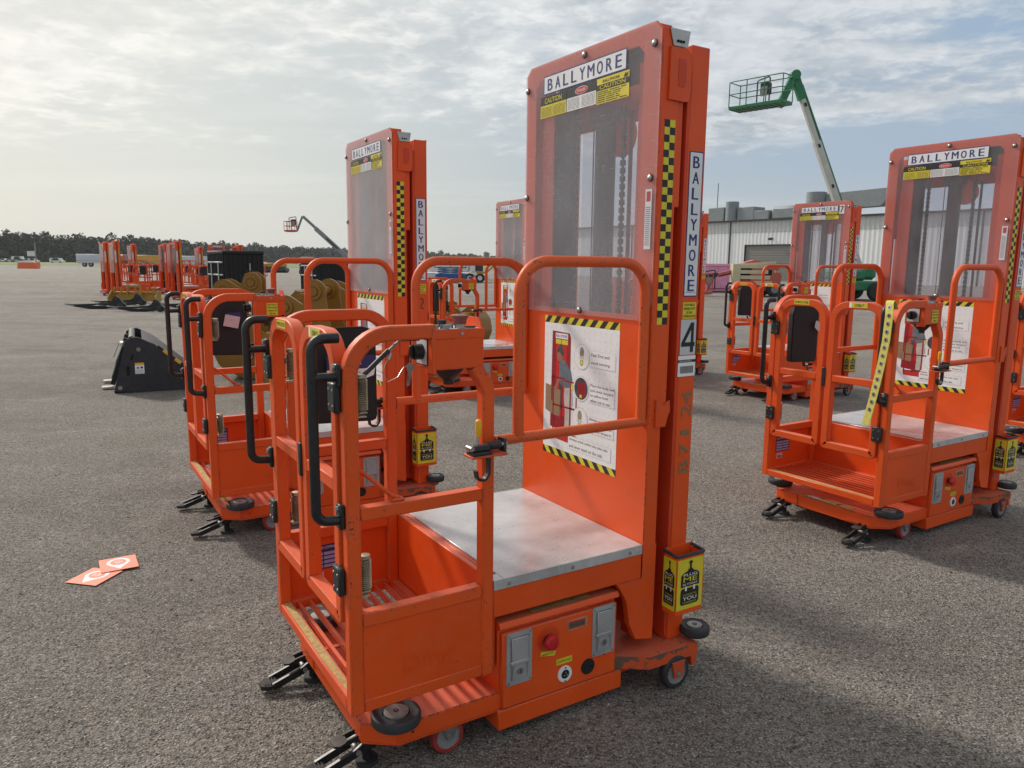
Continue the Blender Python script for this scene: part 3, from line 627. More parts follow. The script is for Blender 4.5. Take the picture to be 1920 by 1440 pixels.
    for s_ in (1,-1):
        y=s_*Yc; xf=1.0-T/2; xr=.566+T/2; b=MB()
        if s_>0:
            b.sq(fil([(xf,y,.228),(xf,y,1.243),(.757,y,1.243)],.12,9),T,T,OT,(0,1,0))
            b.sq(fil([(xr,y,.228),(xr,y,1.085),(.625,y,1.145)],.075,7),T,T,OT,(0,1,0)); b.box(.745,.759,y-T/2-.002,y+T/2+.001,1.13,1.262,OT)
        else:
            b.sq(fil([(xf,y,.228),(xf,y,1.243),(xr,y,1.243),(xr,y,.228)],[0,.12,.10,0],9),T,T,OT,(0,1,0))
        i=.0008
        b.box(xr+T/2,xf-T/2,y-T/2+i,y+T/2-i,.762,.796,OT); b.box(xr+T/2,xf-T/2,y-T/2+i,y+T/2-i,.470,.507,OT); b.box(xr+T/2,xf-T/2,y-T/2+i,y+T/2-i,.2285,.262,OT)
        P(b,'side_frame')
        b=MB(); b.box(xr+T/2,xf-T/2,s_*(W-.010),s_*(W-.004),.258,.474,O,.0005); 
        if s_>0: b.box(.962,.988,W-.0005,W+.0002,.24,.4,O,.0001) if 0 else b.text('*Ding',near(W-.0042),-.77,.325,.055,O,.0016,w=.15)
        P(b,'toe_panel')
    b=MB(); b.tube([(.93,Yc,.98),(.80,Yc-.01,.90),(.72,Yc,.80)],.006,OT,8) if 0 else b.tube([(.965,.318,.895),(.935,.325,.875),(.868,.340,.812),(.845,.345,.802)],.006,OT,8); b.box(.835,.870,.333,.357,.796,.804,OT); P(b,'brace_rod')
    # company label inside the far toe panel
    b=MB(); fi=F((0,-W+.0105,0),(-1,0,0),(0,0,1)); c0=-.84
    b.rect(fi,c0-.06,.345,c0+.06,.435,.0006,'bluelabel'); b.text('BALLYMORE COMPANY',fi,c0,.424,.009,'white',.0011,w=.108)
    for i in range(4):
        for j in range(2): b.rect(fi,c0-.056+j*.058,.350+i*.0155,c0-.002+j*.056,.3605+i*.0155,.0011,'lilac')
    P(b,'company_label')
    b=MB(); b.rect(fi,c0-.05,.305,c0+.0,.335,.0006,'pinkpaper')
    for i in range(14): b.rect(fi,c0-.042+i*.0026,.309,c0-.042+i*.0026+(.0012 if i%3 else .0018),.322,.0011,'ink')
    P(b,'barcode_label')
    # gates
    for s_ in (1,-1):
        yo=.322*s_; yi=.010*s_; z0,z1=.468,1.250; a=T/2*s_; xc=.988
        b=MB(); path=fil([(xc,yo-a,(z0+z1)/2),(xc,yo-a,z1-T/2),(xc,yi+a,z1-T/2),(xc,yi+a,z0+T/2),(xc,yo-a,z0+T/2)],[0,.085,.085,.004,.004],8,closed=True)
        b.sweep(path,[(T/2-.003,-T/2),(T/2,-T/2+.003),(T/2,T/2-.003),(T/2-.003,T/2),(-T/2+.003,T/2),(-T/2,T/2-.003),(-T/2,-T/2+.003),(-T/2+.003,-T/2)],OT,N=(1,0,0),closed=True)
        b.box(xc-T/2+.001,xc+T/2-.001,min(yi+2*a,yo-2*a),max(yi+2*a,yo-2*a),.828,.862,OT)
        gt=P(b,'gate_leaf',loc=(.97,yo,0))
        f=front(xc+T/2); b=MB(); yc=(yo+yi)/2-.0*s_
        if s_>0: b.flat([(yc-.048,1.220),(yc+.052,1.220),(yc+.05,1.246),(yc-.048,1.246)],f,.0007,'paper'); b.rect(f,yc-.034,1.221,yc+.05,1.245,.0012,'yellow'); b.text('*ONLY',f,yc+.008,1.233,.014,'ink',.0018,w=.05)
        else: b.rect(f,yc-.048,1.221,yc+.048,1.245,.0007,'yellow'); b.text('*EMPLOYEE',f,yc,1.233,.012,'ink',.0015,w=.082)
        o=P(b,'gate_label',gt,loc=(.97,yo,0)); o.location=(0,0,0)
        if s_<0:
            b=MB(); b.box(xc-.006,xc+.026,-.010,.012,.80,.90,'black_plastic',.003); o=P(b,'latch_plate',gt,loc=(.97,yo,0)); o.location=(0,0,0)
        for zc in (1.085,.60):
            b=MB(); b.box(1.0015,1.020,s_*.300,s_*.352,zc-.038,zc+.038,'black_plastic',.004)
            for yy in (.312,.340):
                for dz in (-.02,.02): b.lathe([(.0035,0),(.003,.0015),(0,.002)],(1.020,s_*yy,zc+dz),(1,0,0),'steel',10)
            P(b,'hinge')
            b=MB(); xx,yy=.945,s_*(W-.012 if 0 else .335); xx=.938; b.box(.9575,.9605,yy-.03,yy+.008,zc-.055,zc+.055,'zinc',.001); b.box(xx-.006,.9575,yy-.024 if s_>0 else yy-.01,yy+.01 if s_>0 else yy+.024,zc-.056,zc-.052,'zinc',.001); b.cyl((xx,yy-.014*s_,zc-.045),(xx,yy-.014*s_,zc+.045),.009,'dull_steel',12)
            for i in range(15): b.lathe([(.0145,-.0022),(.018,0),(.0145,.0022)],(xx,yy-.014*s_,zc-.038+i*.0054),(0,0,1),'zinc',14)
            b.lathe([(0,.0),(.015,0),(.015,.008),(.009,.010),(0,.010)],(xx,yy-.014*s_,zc+.045),(0,0,1),'zinc',14); b.box(xx-.012,xx+.012,yy-.03*s_,yy,zc+.043,zc+.047,'zinc',.001); b.box(xx-.012,xx+.012,yy-.03*s_,yy,zc-.048,zc-.044,'zinc',.001)
            P(b,'gate_spring')
        # grab handle
        y=s_*.347; b=MB(); r_=.0130
        b.tube(fil([(1.004,y,1.236),(1.072,y,1.236),(1.072,y,.775),(1.016,y,.770)],[0,.062,.055,0],9),r_,'black_grip',14)
        b.cyl((1.072,y,1.140),(1.014,y,1.140),.0115,'black_grip',14); b.box(1.0005,1.016,y-.018,y+.014,1.115,1.172,'black_grip',.004); b.box(1.0005,1.016,y-.018,y+.014,.745,.812,'black_grip',.004)
        for zc in (1.164,.800): b.cyl((1.014,y,zc),(1.022,y,zc),.008,'dull_steel',6)
        P(b,'grab_handle')
    # control box on the near rail
    b=MB(); b.box(.602,.752,.262,W,1.140,1.236,O,.003); b.box(.600,.753,.2605,W+.001,1.222,1.248,O,.002); b.prism([(.27,1.246),(.362,1.246),(.350,1.274),(.283,1.276)],F((.603,0,0),(0,1,0),(0,0,1)),0,.004,O); b.cyl((.67,W+.001,1.236),(.67,W+.004,1.236),.005,'steel',12); cb=P(b,'control_box')
    b=MB(); b.rect(top(1.248),.615,.266,.750,.362,.0008,'white'); P(b,'control_plate',cb)
    for nm,x,y,r_,h,m_ in (('switch_ring',.738,.338,.013,.010,'steel'),('switch_ring',.712,.350,.013,.010,'steel'),('selector_knob',.688,.330,.011,.010,'steel')):
        b=MB(); b.lathe([(0,0),(r_,0),(r_,h),(r_*.8,h),(r_*.75,h*.7),(0,h*.7)],(x,y,1.2488),(0,0,1),m_,20); b.cyl((x,y,1.2488),(x,y,1.2488+h*.8),r_*.72,'knobred' if r_>.012 else 'ink',14); P(b,nm,cb)
    b=MB(); b.cyl((.665,.345,1.2488),(.665,.345,1.260),.014,'steel',20); b.lathe([(.013,.010),(.018,.013),(.019,.022),(.024,.030),(.024,.034),(.016,.037),(0,.038)],(.665,.345,1.2488),(0,0,1),'puck',24); b.cyl((.695,.300,1.2488),(.695,.300,1.268),.012,'ink',14); P(b,'stop_button',cb)
    b=MB(); b.lathe([(0,0),(.016,0),(.016,.004),(0,.005)],(.632,.34,1.2488),(0,0,1),'ink',18); P(b,'switch_cap',cb)
    b=MB(); fr=front(.759); b.obox(fr,.275,.345,1.150,1.222,0,.002,'ink',.0005); b.rect(fr,.278,1.153,.342,1.219,.0025,'blankgrey'); b.cyl((.7615,.31,1.186),(.785,.31,1.186),.021,'ink',22); b.box(.785,.797,.305,.315,1.168,1.204,'ink',.003); P(b,'key_switch',cb)
    b=MB(); b.lathe([(0,0),(.043,0),(.041,-.006),(.018,-.033),(.015,-.035),(.015,-.046),(0,-.046)],(.685,.318,1.1395),(0,0,1),'black_plastic',24); P(b,'cable_cover',cb)
    # knee pad clipped inside the far rail
    b=MB(); b.prism([(.645,.890),(.650,.878),(.662,.872),(.86,.880),(.872,.884),(.878,.897),(.882,1.15),(.876,1.175),(.862,1.192),(.84,1.202),(.69,1.203),(.667,1.196),(.651,1.182),(.646,1.16)],F((0,-.316,0),(1,0,0),(0,0,1)),-.0,.026,'black_pad'); 
    b.prism([(.652,.893),(.665,.880),(.86,.888),(.871,.90),(.875,1.15),(.866,1.175),(.84,1.194),(.69,1.195),(.664,1.185),(.653,1.16)],F((0,-.316,0),(1,0,0),(0,0,1)),-.004,.0005,'black_pad'); pad=P(b,'back_pad')
    # flip-up guard rails
    for s_ in (1,-1):
        y=s_*.350; r_=.0155; b=MB()
        b.tube([(.560,y,.925),(-.068,y,.925)],r_,OT,14); b.tube(fil([(.478,y,.925),(.478,y,1.429),(.014,y,1.429),(.014,y,.925)],.092,9),r_+.0012,OT,14)
        b.cyl((-.072,y,.925),(-.068,y,.925),.012,'steel',6); gr=P(b,'guard_rail')
        b=MB(); fr=near(s_*.3695) if s_>0 else F((0,-.3695,0),(1,0,0),(0,0,1)); k=-1 if s_>0 else 1
        b.prism([(k*a,c_) for a,c_ in ((-.028,.995),(-.048,.995),(-.05,.985),(-.062,.975),(-.075,.985),(-.086,.990),(-.088,.955),(-.080,.940),(-.070,.905),(-.028,.905))],fr,0,.006,O); P(b,'rail_bracket')
        b=MB(); ya=s_*.362; yb=s_*.42
        b.box(.555,.665,min(ya,yb),max(ya,yb),.899,.905,O,.001); b.box(.548,.556,s_*.385-.018,s_*.385+.018,.895,.942,'dark_steel',.001); b.box(.60,.660,s_*.395-.022,s_*.395+.022,.9055,.915,'black_plastic',.002)
        b.box(.60,.655,s_*.395-.012,s_*.395+.012,.9155,.932,'dark_steel',.003); b.cyl((.600,s_*.395,.926),(.565,s_*.395,.926),.012,'black_plastic',14); b.cyl((.565,s_*.395,.926),(.545,s_*.395,.926),.007,'steel',12); b.cyl((.66,s_*.395-.014,.925),(.66,s_*.395+.014,.925),.007,'steel',12)
        b.cyl((.638,s_*.395,.93),(.634,s_*.395,.957),.004,'steel',8)
        lt=P(b,'rail_latch')
        b=MB(); b.lathe([(0,0),(.006,0),(.0085,.010),(.0095,.034),(.0085,.044),(.004,.048),(0,.048)],(.634,s_*.395,.955),(-.02,0,1),'hookyellow',14); P(b,'latch_lever',lt)
        b=MB(); b.sweep(fil([(.605,s_*.400,.899),(.605,s_*.400,.850),(.617,s_*.400,.832),(.640,s_*.400,.836),(.645,s_*.400,.862)],.012,4),[(.008,-.0035),(.008,.0035),(-.008,.0035),(-.008,-.0035)],'black_plastic',N=(0,1,0)); P(b,'belt_hook',lt)
    # charger cord bucket on the near column
    b=MB(); x0,x1,y0,y1=-.224,-.100,.364,.428; th=.003
    b.box(x0,x1,y0,y0+th,.262,.482,O,.0005); b.box(x0,x1,y1-th,y1,.262,.468,O,.0005); b.box(x0,x0+th,y0+th,y1-th,.262,.468,O,.0005); b.box(x1-th,x1,y0+th,y1-th,.262,.468,O,.0005); b.box(x0+th,x1-th,y0+th,y1-th,.262,.266,O,.0005)
    cbk=P(b,'cord_bucket')
    b=MB(); b.tube(fil([(x0,y0,.476),(x0,y1,.470),(x1,y1,.470),(x1,y0,.476)],.008,3),.006,'rubber',8); P(b,'rim_trim',cbk)
    b=MB(); plug_label(b,near(y1),(.224+.100)/2,.279,.116,.178); P(b,'plug_in_sticker',cbk)
    b=MB(); plug_label(b,front(x1),(y0+y1)/2-.0,.279,.060,.178,False); P(b,'plug_in_sticker',cbk)
    return L
def kids(o): return [c for c in bpy.data.objects if c.parent is o]
def copy_tree(o,kidmap,parent=None,skip=()):
    c=o.copy(); C.objects.link(c); c.parent=parent
    for ch in kidmap.get(o,[]):
        if ch.name.split('.')[0] in skip: continue
        copy_tree(ch,kidmap,c,skip)
    return c
def kmap():
    d={}
    for o in bpy.data.objects:
        if o.parent: d.setdefault(o.parent,[]).append(o)
    return d
LG='orange one-person stock-picking lifts parked on the yard'
lift=make_lift()
KM=kmap()
def pose(o,x,y,deg): o.location=(x,y,0); o.rotation_euler=(0,0,R(deg))
FARSKIP=('hub','bolt','caution_label','danger_label','document_sleeve','instruction_poster','lift_chain','hose','pulley','paddle_latch','stop_button','stop_label','charge_display','charge_label','charger_socket','horn','lock_hole','battery_label','company_label','barcode_label','gate_label','latch_plate','gate_spring','hinge','control_plate','switch_ring','selector_knob','switch_cap','key_switch','latch_lever','belt_hook','rail_bracket','stay_back_sticker','plug_in_sticker','grip_strip','brace_rod','floor_warning_label','top_bracket','lifting_handle')
lifts={}
def place(key,x,y,deg,label,skip=(),first=False):
    o=lift if first else copy_tree(lift,KM,None,skip)
    pose(o,x,y,deg); tag(o,label,'lift',LG); lifts[key]=o; return o
place('main',.241,2.668,211.75,'large foreground orange lift with the number 4 sticker on its mast',first=True)
place('two',-.849,4.504,211.42,'orange lift with a handwritten 2 on its mast, left of the foreground lift')
place('strap',2.505,4.478,212.07,'orange lift at right with yellow grommet strap hung over its basket post')
place('seven',3.44,8.62,212.6,'orange lift with a white number 7 sticker at the top of its clear guard')
place('mid',-.035,8.80,208.0,'orange lift between the handwritten-2 mast and the tall foreground mast')
place('hidden',2.15,10.12,212,'orange lift mostly hidden behind the foreground mast column',skip=('lift_chain','instruction_poster'))
place('right',4.88,5.98,212,'orange lift cut off by the right edge of the photo')
for i,(key,x,y,dg,lb) in enumerate((
 ('a1',-17.9,33.9,42,'far orange lift farthest back in the leftmost row of three masts'),
 ('a2',-16.3,30.6,41,'far orange lift in the middle of the leftmost row of three masts'),
 ('a3',-14.9,28.7,41,'far orange lift nearest in the leftmost row, behind the gold scraper'),
 ('a4',-17.0,34.2,41,'far orange lift standing alone before the yellow trailer'),
 ('b1',-14.75,32.4,42,'far orange lift farthest back in the second row from the left'),
 ('b2',-13.5,30.4,41,'far orange lift in the middle of the second row from the left'),
 ('b3',-12.3,28.0,41,'far orange lift nearest in the second row from the left'),
 ('c1',-16.2,39.5,40,'far orange lift whose mast stands before the white trailer, left of the black crate'),
 ('c2',-13.3,34.3,-35,'far orange lift with its pale guard showing just left of the black crate'),
 ('c3',-14.7,40.5,40,'left one of the two red mast tops showing above the black crate'),
 ('c4',-12.2,34.0,40,'right one of the two red mast tops showing above the black crate'))):
    place(key,x,y,dg,lb,skip=FARSKIP)
def sub(key,name,n=0):
    base_=[c for c in bpy.data.objects if c.parent is lifts[key] and c.name.split('.')[0]==name]; return base_[n]
def extra(key,par,name,b,label=None):
    o=b.obj(name,par); 
    if label: o['label']=label
    return o
fy=near(.362); cx=.166
colm=sub('main','mast_column')
b=MB(); b.rect(fy,cx-.034,1.133,cx+.034,1.248,.0008,'blankgrey'); b.flat([(cx+.010,1.238),(cx-.030,1.172),(cx-.030,1.160),(cx+.010,1.160),(cx+.010,1.141),(cx+.024,1.141),(cx+.024,1.160),(cx+.030,1.160),(cx+.030,1.174),(cx+.024,1.174),(cx+.024,1.238)],fy,.0014,'ink'); b.flat([(cx+.011,1.174),(cx-.014,1.174),(cx+.011,1.214)],fy,.0018,'blankgrey'); extra('main',colm,'number_sticker',b)
b=MB(); b.rect(fy,cx-.040,1.062,cx+.037,1.130,.0012,'paper'); b.rect(fy,cx-.040,1.108,cx+.037,1.117,.0016,'ink'); b.text('4399-10  BALLYMORE PS',fy,cx-.008,1.1125,.005,'paper',.002,w=.055)
rn=random.Random(2); x=cx-.030
while x<cx+.026: w_=rn.uniform(.0008,.0026); b.rect(fy,x,1.072,x+w_,1.096,.0017,'ink'); x+=w_+rn.uniform(.0008,.002)
extra('main',colm,'asset_label',b)
b=MB(); mk_=None
for tx_,zc_,w_ in (('B',.755,.040),('7',.815,.036),('1',.872,.014),('24',.968,.085)):
    b=MB(); b.text('*'+tx_,fy,cx+.006,zc_,.042,'greymark',.0012,w=w_,rot=R(88)); extra('main',colm,'handwritten_mark',b)
b=MB(); b.text('2',fy,cx,1.195,.060,'marker',.0012,rot=R(-8),w=.035); extra('two',sub('two','mast_column'),'handwritten_mark',b)
f=front(.006); b=MB(); b.rect(f,.235,2.0,.292,2.094,.0005,'white'); b.text('*7',f,.263,2.047,.07,'ink',.001,w=.04); extra('seven',sub('seven','clear_guard'),'number_sticker',b)
ny=near(W+.001)
for k in ('two','strap','seven','mid'):
    b=MB(); b.rect(ny,-.695,1.150,-.640,1.212,.0008,'yellow')
    for i,tx in enumerate(('*RESET LIFT IF','*TIMER EXPIRES,','*TURN KEY OFF','*THEN ON.')): b.text(tx,ny,-.6675,1.203-i*.0148,.0078,'ink',.0014,w=(.045,.050,.045,.032)[i])
    extra(k,sub(k,'control_box'),'reset_sticker',b)
pi=F((0,-.290,0),(-1,0,0),(0,0,1))
def pd(k): return sub(k,'back_pad')
b=MB(); q=F(pi.p(-.74,1.075,.0),(-.97,0,-.22),(-.22,0,.97)); b.rect(q,-.042,-.034,.042,.034,.0015,'pinkpaper'); b.rect(F(pi.p(-.735,1.09),(-1,0,0),(0,0,1)),-.03,0,.045,.036,.0008,'bluelabel'); b.text('ok',q,0,.008,.006,'ink',.002); extra('two',pd('two'),'paper_note',b)
b=MB(); pi=F((0,-.290,.018),(-1,0,0),(0,0,1)); b.rect(pi,-.83,1.045,-.66,1.09,.0008,'bluelabel'); b.text('*MANAMA',pi,-.765,1.072,.024,'white',.0014,w=.11); b.flat([(-.83,1.045),(-.66,1.045),(-.665,1.02),(-.69,1.012),(-.70,1.0),(-.73,1.008),(-.76,.995),(-.80,1.01),(-.828,1.0)],pi,.0008,'paper'); b.text('937-106',pi,-.755,1.03,.012,'ink',.0014,w=.09); extra('main',pd('main'),'torn_sticker',b)
b=MB(); b.flat([(-.70,1.10),(-.67,1.085),(-.66,1.05),(-.68,1.035),(-.715,1.06),(-.71,1.085)],pi,.0008,'blankgrey'); extra('strap',pd('strap'),'torn_sticker',b)
# main lift: gas strut near the far rail, key and cable
def wp(key,p):
    o=lifts[key]; return Matrix.Translation(o.location)@o.rotation_euler.to_matrix().to_4x4()@V(p)
b=MB(); b.cyl((.940,.325,1.128),(.862,.325,1.196),.0065,'dark_steel',10); b.cyl((.862,.325,1.196),(.828,.325,1.222),.004,'dull_steel',8); b.cyl((.828,.325,1.222),(.775,.325,1.221),.004,'rubber',8); extra('main',lifts['main'],'gas_strut',b)

for k_,w_ in (('main',.38),('two',.95),('mid',.7),('strap',.12),('seven',.2),('hidden',.4),('right',.3)): sub(k_,'clear_guard')['wear']=w_  # viewing-angle haze put into each guard: oblique sheets milkier, frontal ones clearer

for gr_ in [c for c in lifts['main'].children if c.name.startswith('guard_rail') ]:
    gr_.data=gr_.data.copy(); gr_.data.materials[0]=MATS['orange_scuffed']
# ------------------------------------------------------------------ loose things near the lifts
YEL='yellow'
b=MB()
def strap_mb():
    b=MB(); o=lifts['strap']
    pts=[(1.015,.362,1.225),(1.040,.362,1.268),(1.078,.374,1.262),(1.096,.388,1.20),(1.097,.384,1.08),(1.096,.368,.95),(1.095,.343,.80),(1.094,.323,.70),(1.094,.313,.655)]
    P_=[wp('strap',p) for p in pts]; d=(o.rotation_euler.to_matrix()@V((.25,.97,0))).normalized()
    b.sweep(fil(P_,.02,3),[(.024,-.0015),(.024,.0015),(-.024,.0015),(-.024,-.0015)],'fabric_yellow',N=d)
    return b,P_,d
b,Ps,d=strap_mb(); st=tag(b.obj('webbing_strap'),'yellow webbing strap with metal grommets hung over a basket post','strap')
for k in range(14):
    t_=k/13; z=1.235-.50*t_; # along the hanging run
    seg=[p for p in Ps[2:]]; 
    for a,b_ in zip(seg,seg[1:]):
        if a.z>=z>=b_.z:
            p=a+(b_-a)*((a.z-z)/(a.z-b_.z)); n_=d.cross((b_-a).normalized()); 
            if n_.dot(V((0,-1,0)))<0: n_=-n_
            g_=MB(); g_.lathe([(.0055,.0012),(.0055,.003),(.011,.003),(.012,.0016)],p,n_,'steel',14); g_.lathe([(0,.0022),(.0055,.0022)],p,n_,'hole',12); g_.obj('grommet',st); break
# key on a wire loop, hanging from the key switch of the foreground lift
b=MB(); q=lambda *p: wp('main',p)
b.tube([q(.79,.31,1.180),q(.80,.318,1.165),q(.80,.322,1.150)],.0009,'steel',6)
fr=F(q(.80,.322,1.145),(lift.rotation_euler.to_matrix()@V((-.55,.8,.0))),(0,0,1)); b.prism([(-.011,-.002),(-.013,.006),(-.006,.013),(.008,.012),(.013,.003),(.010,-.006),(.004,-.009),(-.004,-.046),(-.010,-.05),(-.013,-.044),(-.007,-.01)],fr,-.0012,.0012,'steel')
b.tube([q(.80,.320,1.150),q(.82,.325,1.150),q(.84,.33,1.125),q(.87,.335,1.115),q(.885,.335,1.14),q(.86,.33,1.19),q(.845,.325,1.218)],.0009,'steel',6); b.cyl(q(.866,.332,1.172),q(.858,.33,1.188),.005,'steel',8)
tag(b.obj('key'),'small steel key on a wire loop hanging from the black switch of the foreground lift','key')
# two salmon cards on the ground
def card(cx,cy,a,digits,label,z,da):
    b=MB(); fr=F((cx,cy,z),(math.cos(a),math.sin(a),0),(-math.sin(a),math.cos(a),0))
    b.obox(fr,-.0785,.0785,-.084,.084,0,.002,'card',.0005)
    pts=[(.050*math.cos(R(x)),.016+.050*math.sin(R(x))) for x in range(-35,216,12)]; pts=pts+[(0,-.074)]
    b.flat(pts,fr,.0026,'white'); b.disc(fr,0,.016,.034,.0031,'card',24); b.text('*'+digits,fr,0,.016,.030,'white',.0036,rot=da)
    return tag(b.obj('location_card'),label,'card','salmon location cards on the gravel')
card(-1.880,3.218,R(-12),'13','salmon card marked 13, partly under the other card on the gravel',.004,R(0))
card(-1.843,3.358,R(32),'18','salmon card marked 18, overlapping the other card on the gravel',.0085,R(-70))
# ------------------------------------------------------------------ black skid-steer bucket at left
def skid_bucket():
    L=empty('skid_steer_bucket',(-4.28,7.97,0),R(26.5)); tag(L,'charcoal grey skid steer bucket with hazard tape lying on the gravel at left','bucket attachment')
    G='grey_paint'; LN=1.25
    side=[(0,.02),(.16,.0),(.30,.0),(.95,.0),(.95,.03),(.42,.50),(.34,.56),(.26,.60),(.20,.60),(.16,.56)]
    for y,nm in ((0,'side_plate'),(LN,'side_plate')):
        b=MB(); b.prism(side,F((0,y,0),(1,0,0),(0,0,1)),-.014,.014,G); b.prism([(0,.02),(.38,0),(.40,.42),(.30,.55),(.20,.60),(.14,.57)],F((0,y-.016,0),(1,0,0),(0,0,1)),0,.008,G)
        for x,z,r in ((.06,.06,.022),(.26,.47,.022)): b.cyl((x,y-.03,z),(x,y-.01,z),r,'dull_steel',14)
        b.prism([(.13,.19),(.16,.19),(.165,.205),(.165,.285),(.15,.30),(.13,.285)],F((0,y-.0255,0),(1,0,0),(0,0,1)),0,.001,'hole'); b.prism([(.17,.36),(.19,.35),(.215,.41),(.20,.425)],F((0,y-.0255,0),(1,0,0),(0,0,1)),0,.001,'hole')
        p=b.obj(nm,L)
        if y==0:
            b=MB(); f=F((0,-.0258,0),(1,0,0),(0,0,1)); b.rect(f,.215,.205,.305,.325,.0006,'paper'); b.rect(f,.215,.30,.305,.325,.001,'hookyellow'); b.flat([(.226,.262),(.245,.285),(.26,.262)],f,.001,'ink'); b.disc(f,.28,.272,.013,.001,'ink',8); lines(b,f,.22,.30,.208,.25,5,'ink',.0025,.001,4); b.obj('warning_label',p)
    b=MB(); b.box(0,.95,.014,LN-.014,0,.02,G); b.box(.93,1.02,.0,LN,.0,.016,'dark_steel')
    b.sq([(.95,LN/2,.03),(.42,LN/2,.51),(.30,LN/2,.575)],LN-.03,.012,G,(0,1,0),.002); b.obj('shell',L)
    b=MB(); n=9; d=V((.42-.95,0,.50-.03)); ln=d.length; d.normalize(); fr=F((.95,-.015,.05),d,(0,1,0))
    for i in range(n): b.obox(fr,i*ln/n*.95,(i+1)*ln/n*.95-.001,0,.05,-.014,.014,'hookyellow' if i%2 else 'ink',.0005)
    b.obj('hazard_tape',L)
    b=MB(); b.sq([(.02,LN/2,.02),(.18,LN/2,.58)],LN-.05,.012,'black_paint',(0,1,0),.002); b.tube([(.20,.03,.575),(.20,LN-.03,.575)],.035,'black_paint',16)
    for y in (.35,.85): b.sq([(-.02,y,.05),(.15,y,.56)],.05,.05,'black_paint',(0,1,0)); b.box(-.13,-.01,y-.06,y+.06,.02,.032,'steel')
    b.cyl((.12,.25,.50),(.10,.40,.50),.03,'steel',14); b.sq([(.02,.2,.30),(.12,.2,.54)],.09,.01,'steel',(0,1,0),.001); b.sq([(.0,.62,.33),(.07,.62,.50)],.16,.01,'steel',(0,1,0),.001)
    b.obj('quick_attach_plate',L); return L
skid_bucket()
# ------------------------------------------------------------------ ripper shanks (black curved tynes), gold scraper
def shank():
    b=MB(); fr=F((0,0,0),(1,0,0),(0,0,1))
    b.prism([(-1.15,.17),(-.75,.07),(-.3,.0),(.15,0),(.50,.05),(.62,.0),(.76,.02),(.80,.14),(.70,.20),(.62,.34),(.52,.41),(.44,.38),(.38,.26),(.25,.20),(-.2,.17),(-.7,.15)],fr,-.05,.05,'black_paint')
    b.cyl((.62,-.07,.12),(.62,.07,.12),.09,'dark_steel',16); b.cyl((.52,-.06,.34),(.52,.06,.34),.045,'dark_steel',12); b.box(-.25,.45,-.09,.09,.02,.12,'black_paint',.02)
    b.prism([(-1.15,.175),(-.75,.085),(-.75,.12)],fr,-.06,.06,'steel')
    return b.obj('ripper_shank')
sh=shank(); SG='black ripper shanks lying on the gravel'
for i,(x,y,a,sc,lb) in enumerate(((-12.1,22.1,8,.92,'black ripper shank lying on gravel, leftmost of the four'),(-12.4,24.0,5,.9,'black ripper shank lying right at the foot of the gold scraper blade'),(-10.4,21.1,-2,.85,'black ripper shank lying nearest the camera of the four'),(-10.0,23.0,4,.8,'black ripper shank at the right, half hidden behind the basket handles'))):
    o=sh if i==0 else sh.copy()
    if i: C.objects.link(o)
    o.location=(x,y,0); o.rotation_euler=(0,0,R(a)); o.scale=(sc,)*3; tag(o,lb,'ripper shank',SG)
def scraper():
    L=empty('box_scraper',(-12.75,25.6,0),R(-2)); tag(L,'gold painted box scraper with ripper teeth standing on the gravel','scraper')
    G='gold_far'; b=MB(); b.box(-.80,.80,-.02,.02,.10,.34,G,.01); b.box(-.80,.80,-.06,.06,.32,.37,G,.01); b.box(-.80,.80,-.05,.03,.05,.12,G,.01); b.obj('blade',L)
    for x in (-.8,.8): b=MB(); b.prism([(-.35,.05),(.08,.05),(.08,.42),(-.1,.42),(-.35,.2)],F((x,0,0),(0,1,0),(0,0,1)),-.012,.012,G); b.obj('side_plate',L)
    for x in (-.72,-.50,-.28,.0,.42,.62): b=MB(); b.prism([(-.05,.30),(-.02,.36),(-.02,.44),(-.05,.52),(.05,.52),(.02,.44),(.02,.36),(.05,.30)],F((x,-.05,0),(1,0,0),(0,0,1)),-.03,.03,G); b.obj('ripper_tooth',L)
    b=MB(); b.sq([(-.25,-.1,.30),(-.20,-.1,.55),(.18,-.1,.55),(.22,-.1,.30)],.05,.05,G,(0,1,0)); b.box(-.25,-.18,-.14,-.06,.5,.62,G); b.box(.14,.21,-.14,-.06,.5,.62,G); b.box(.18,.24,-.16,-.08,.02,.42,G); b.obj('hitch_frame',L)
scraper()
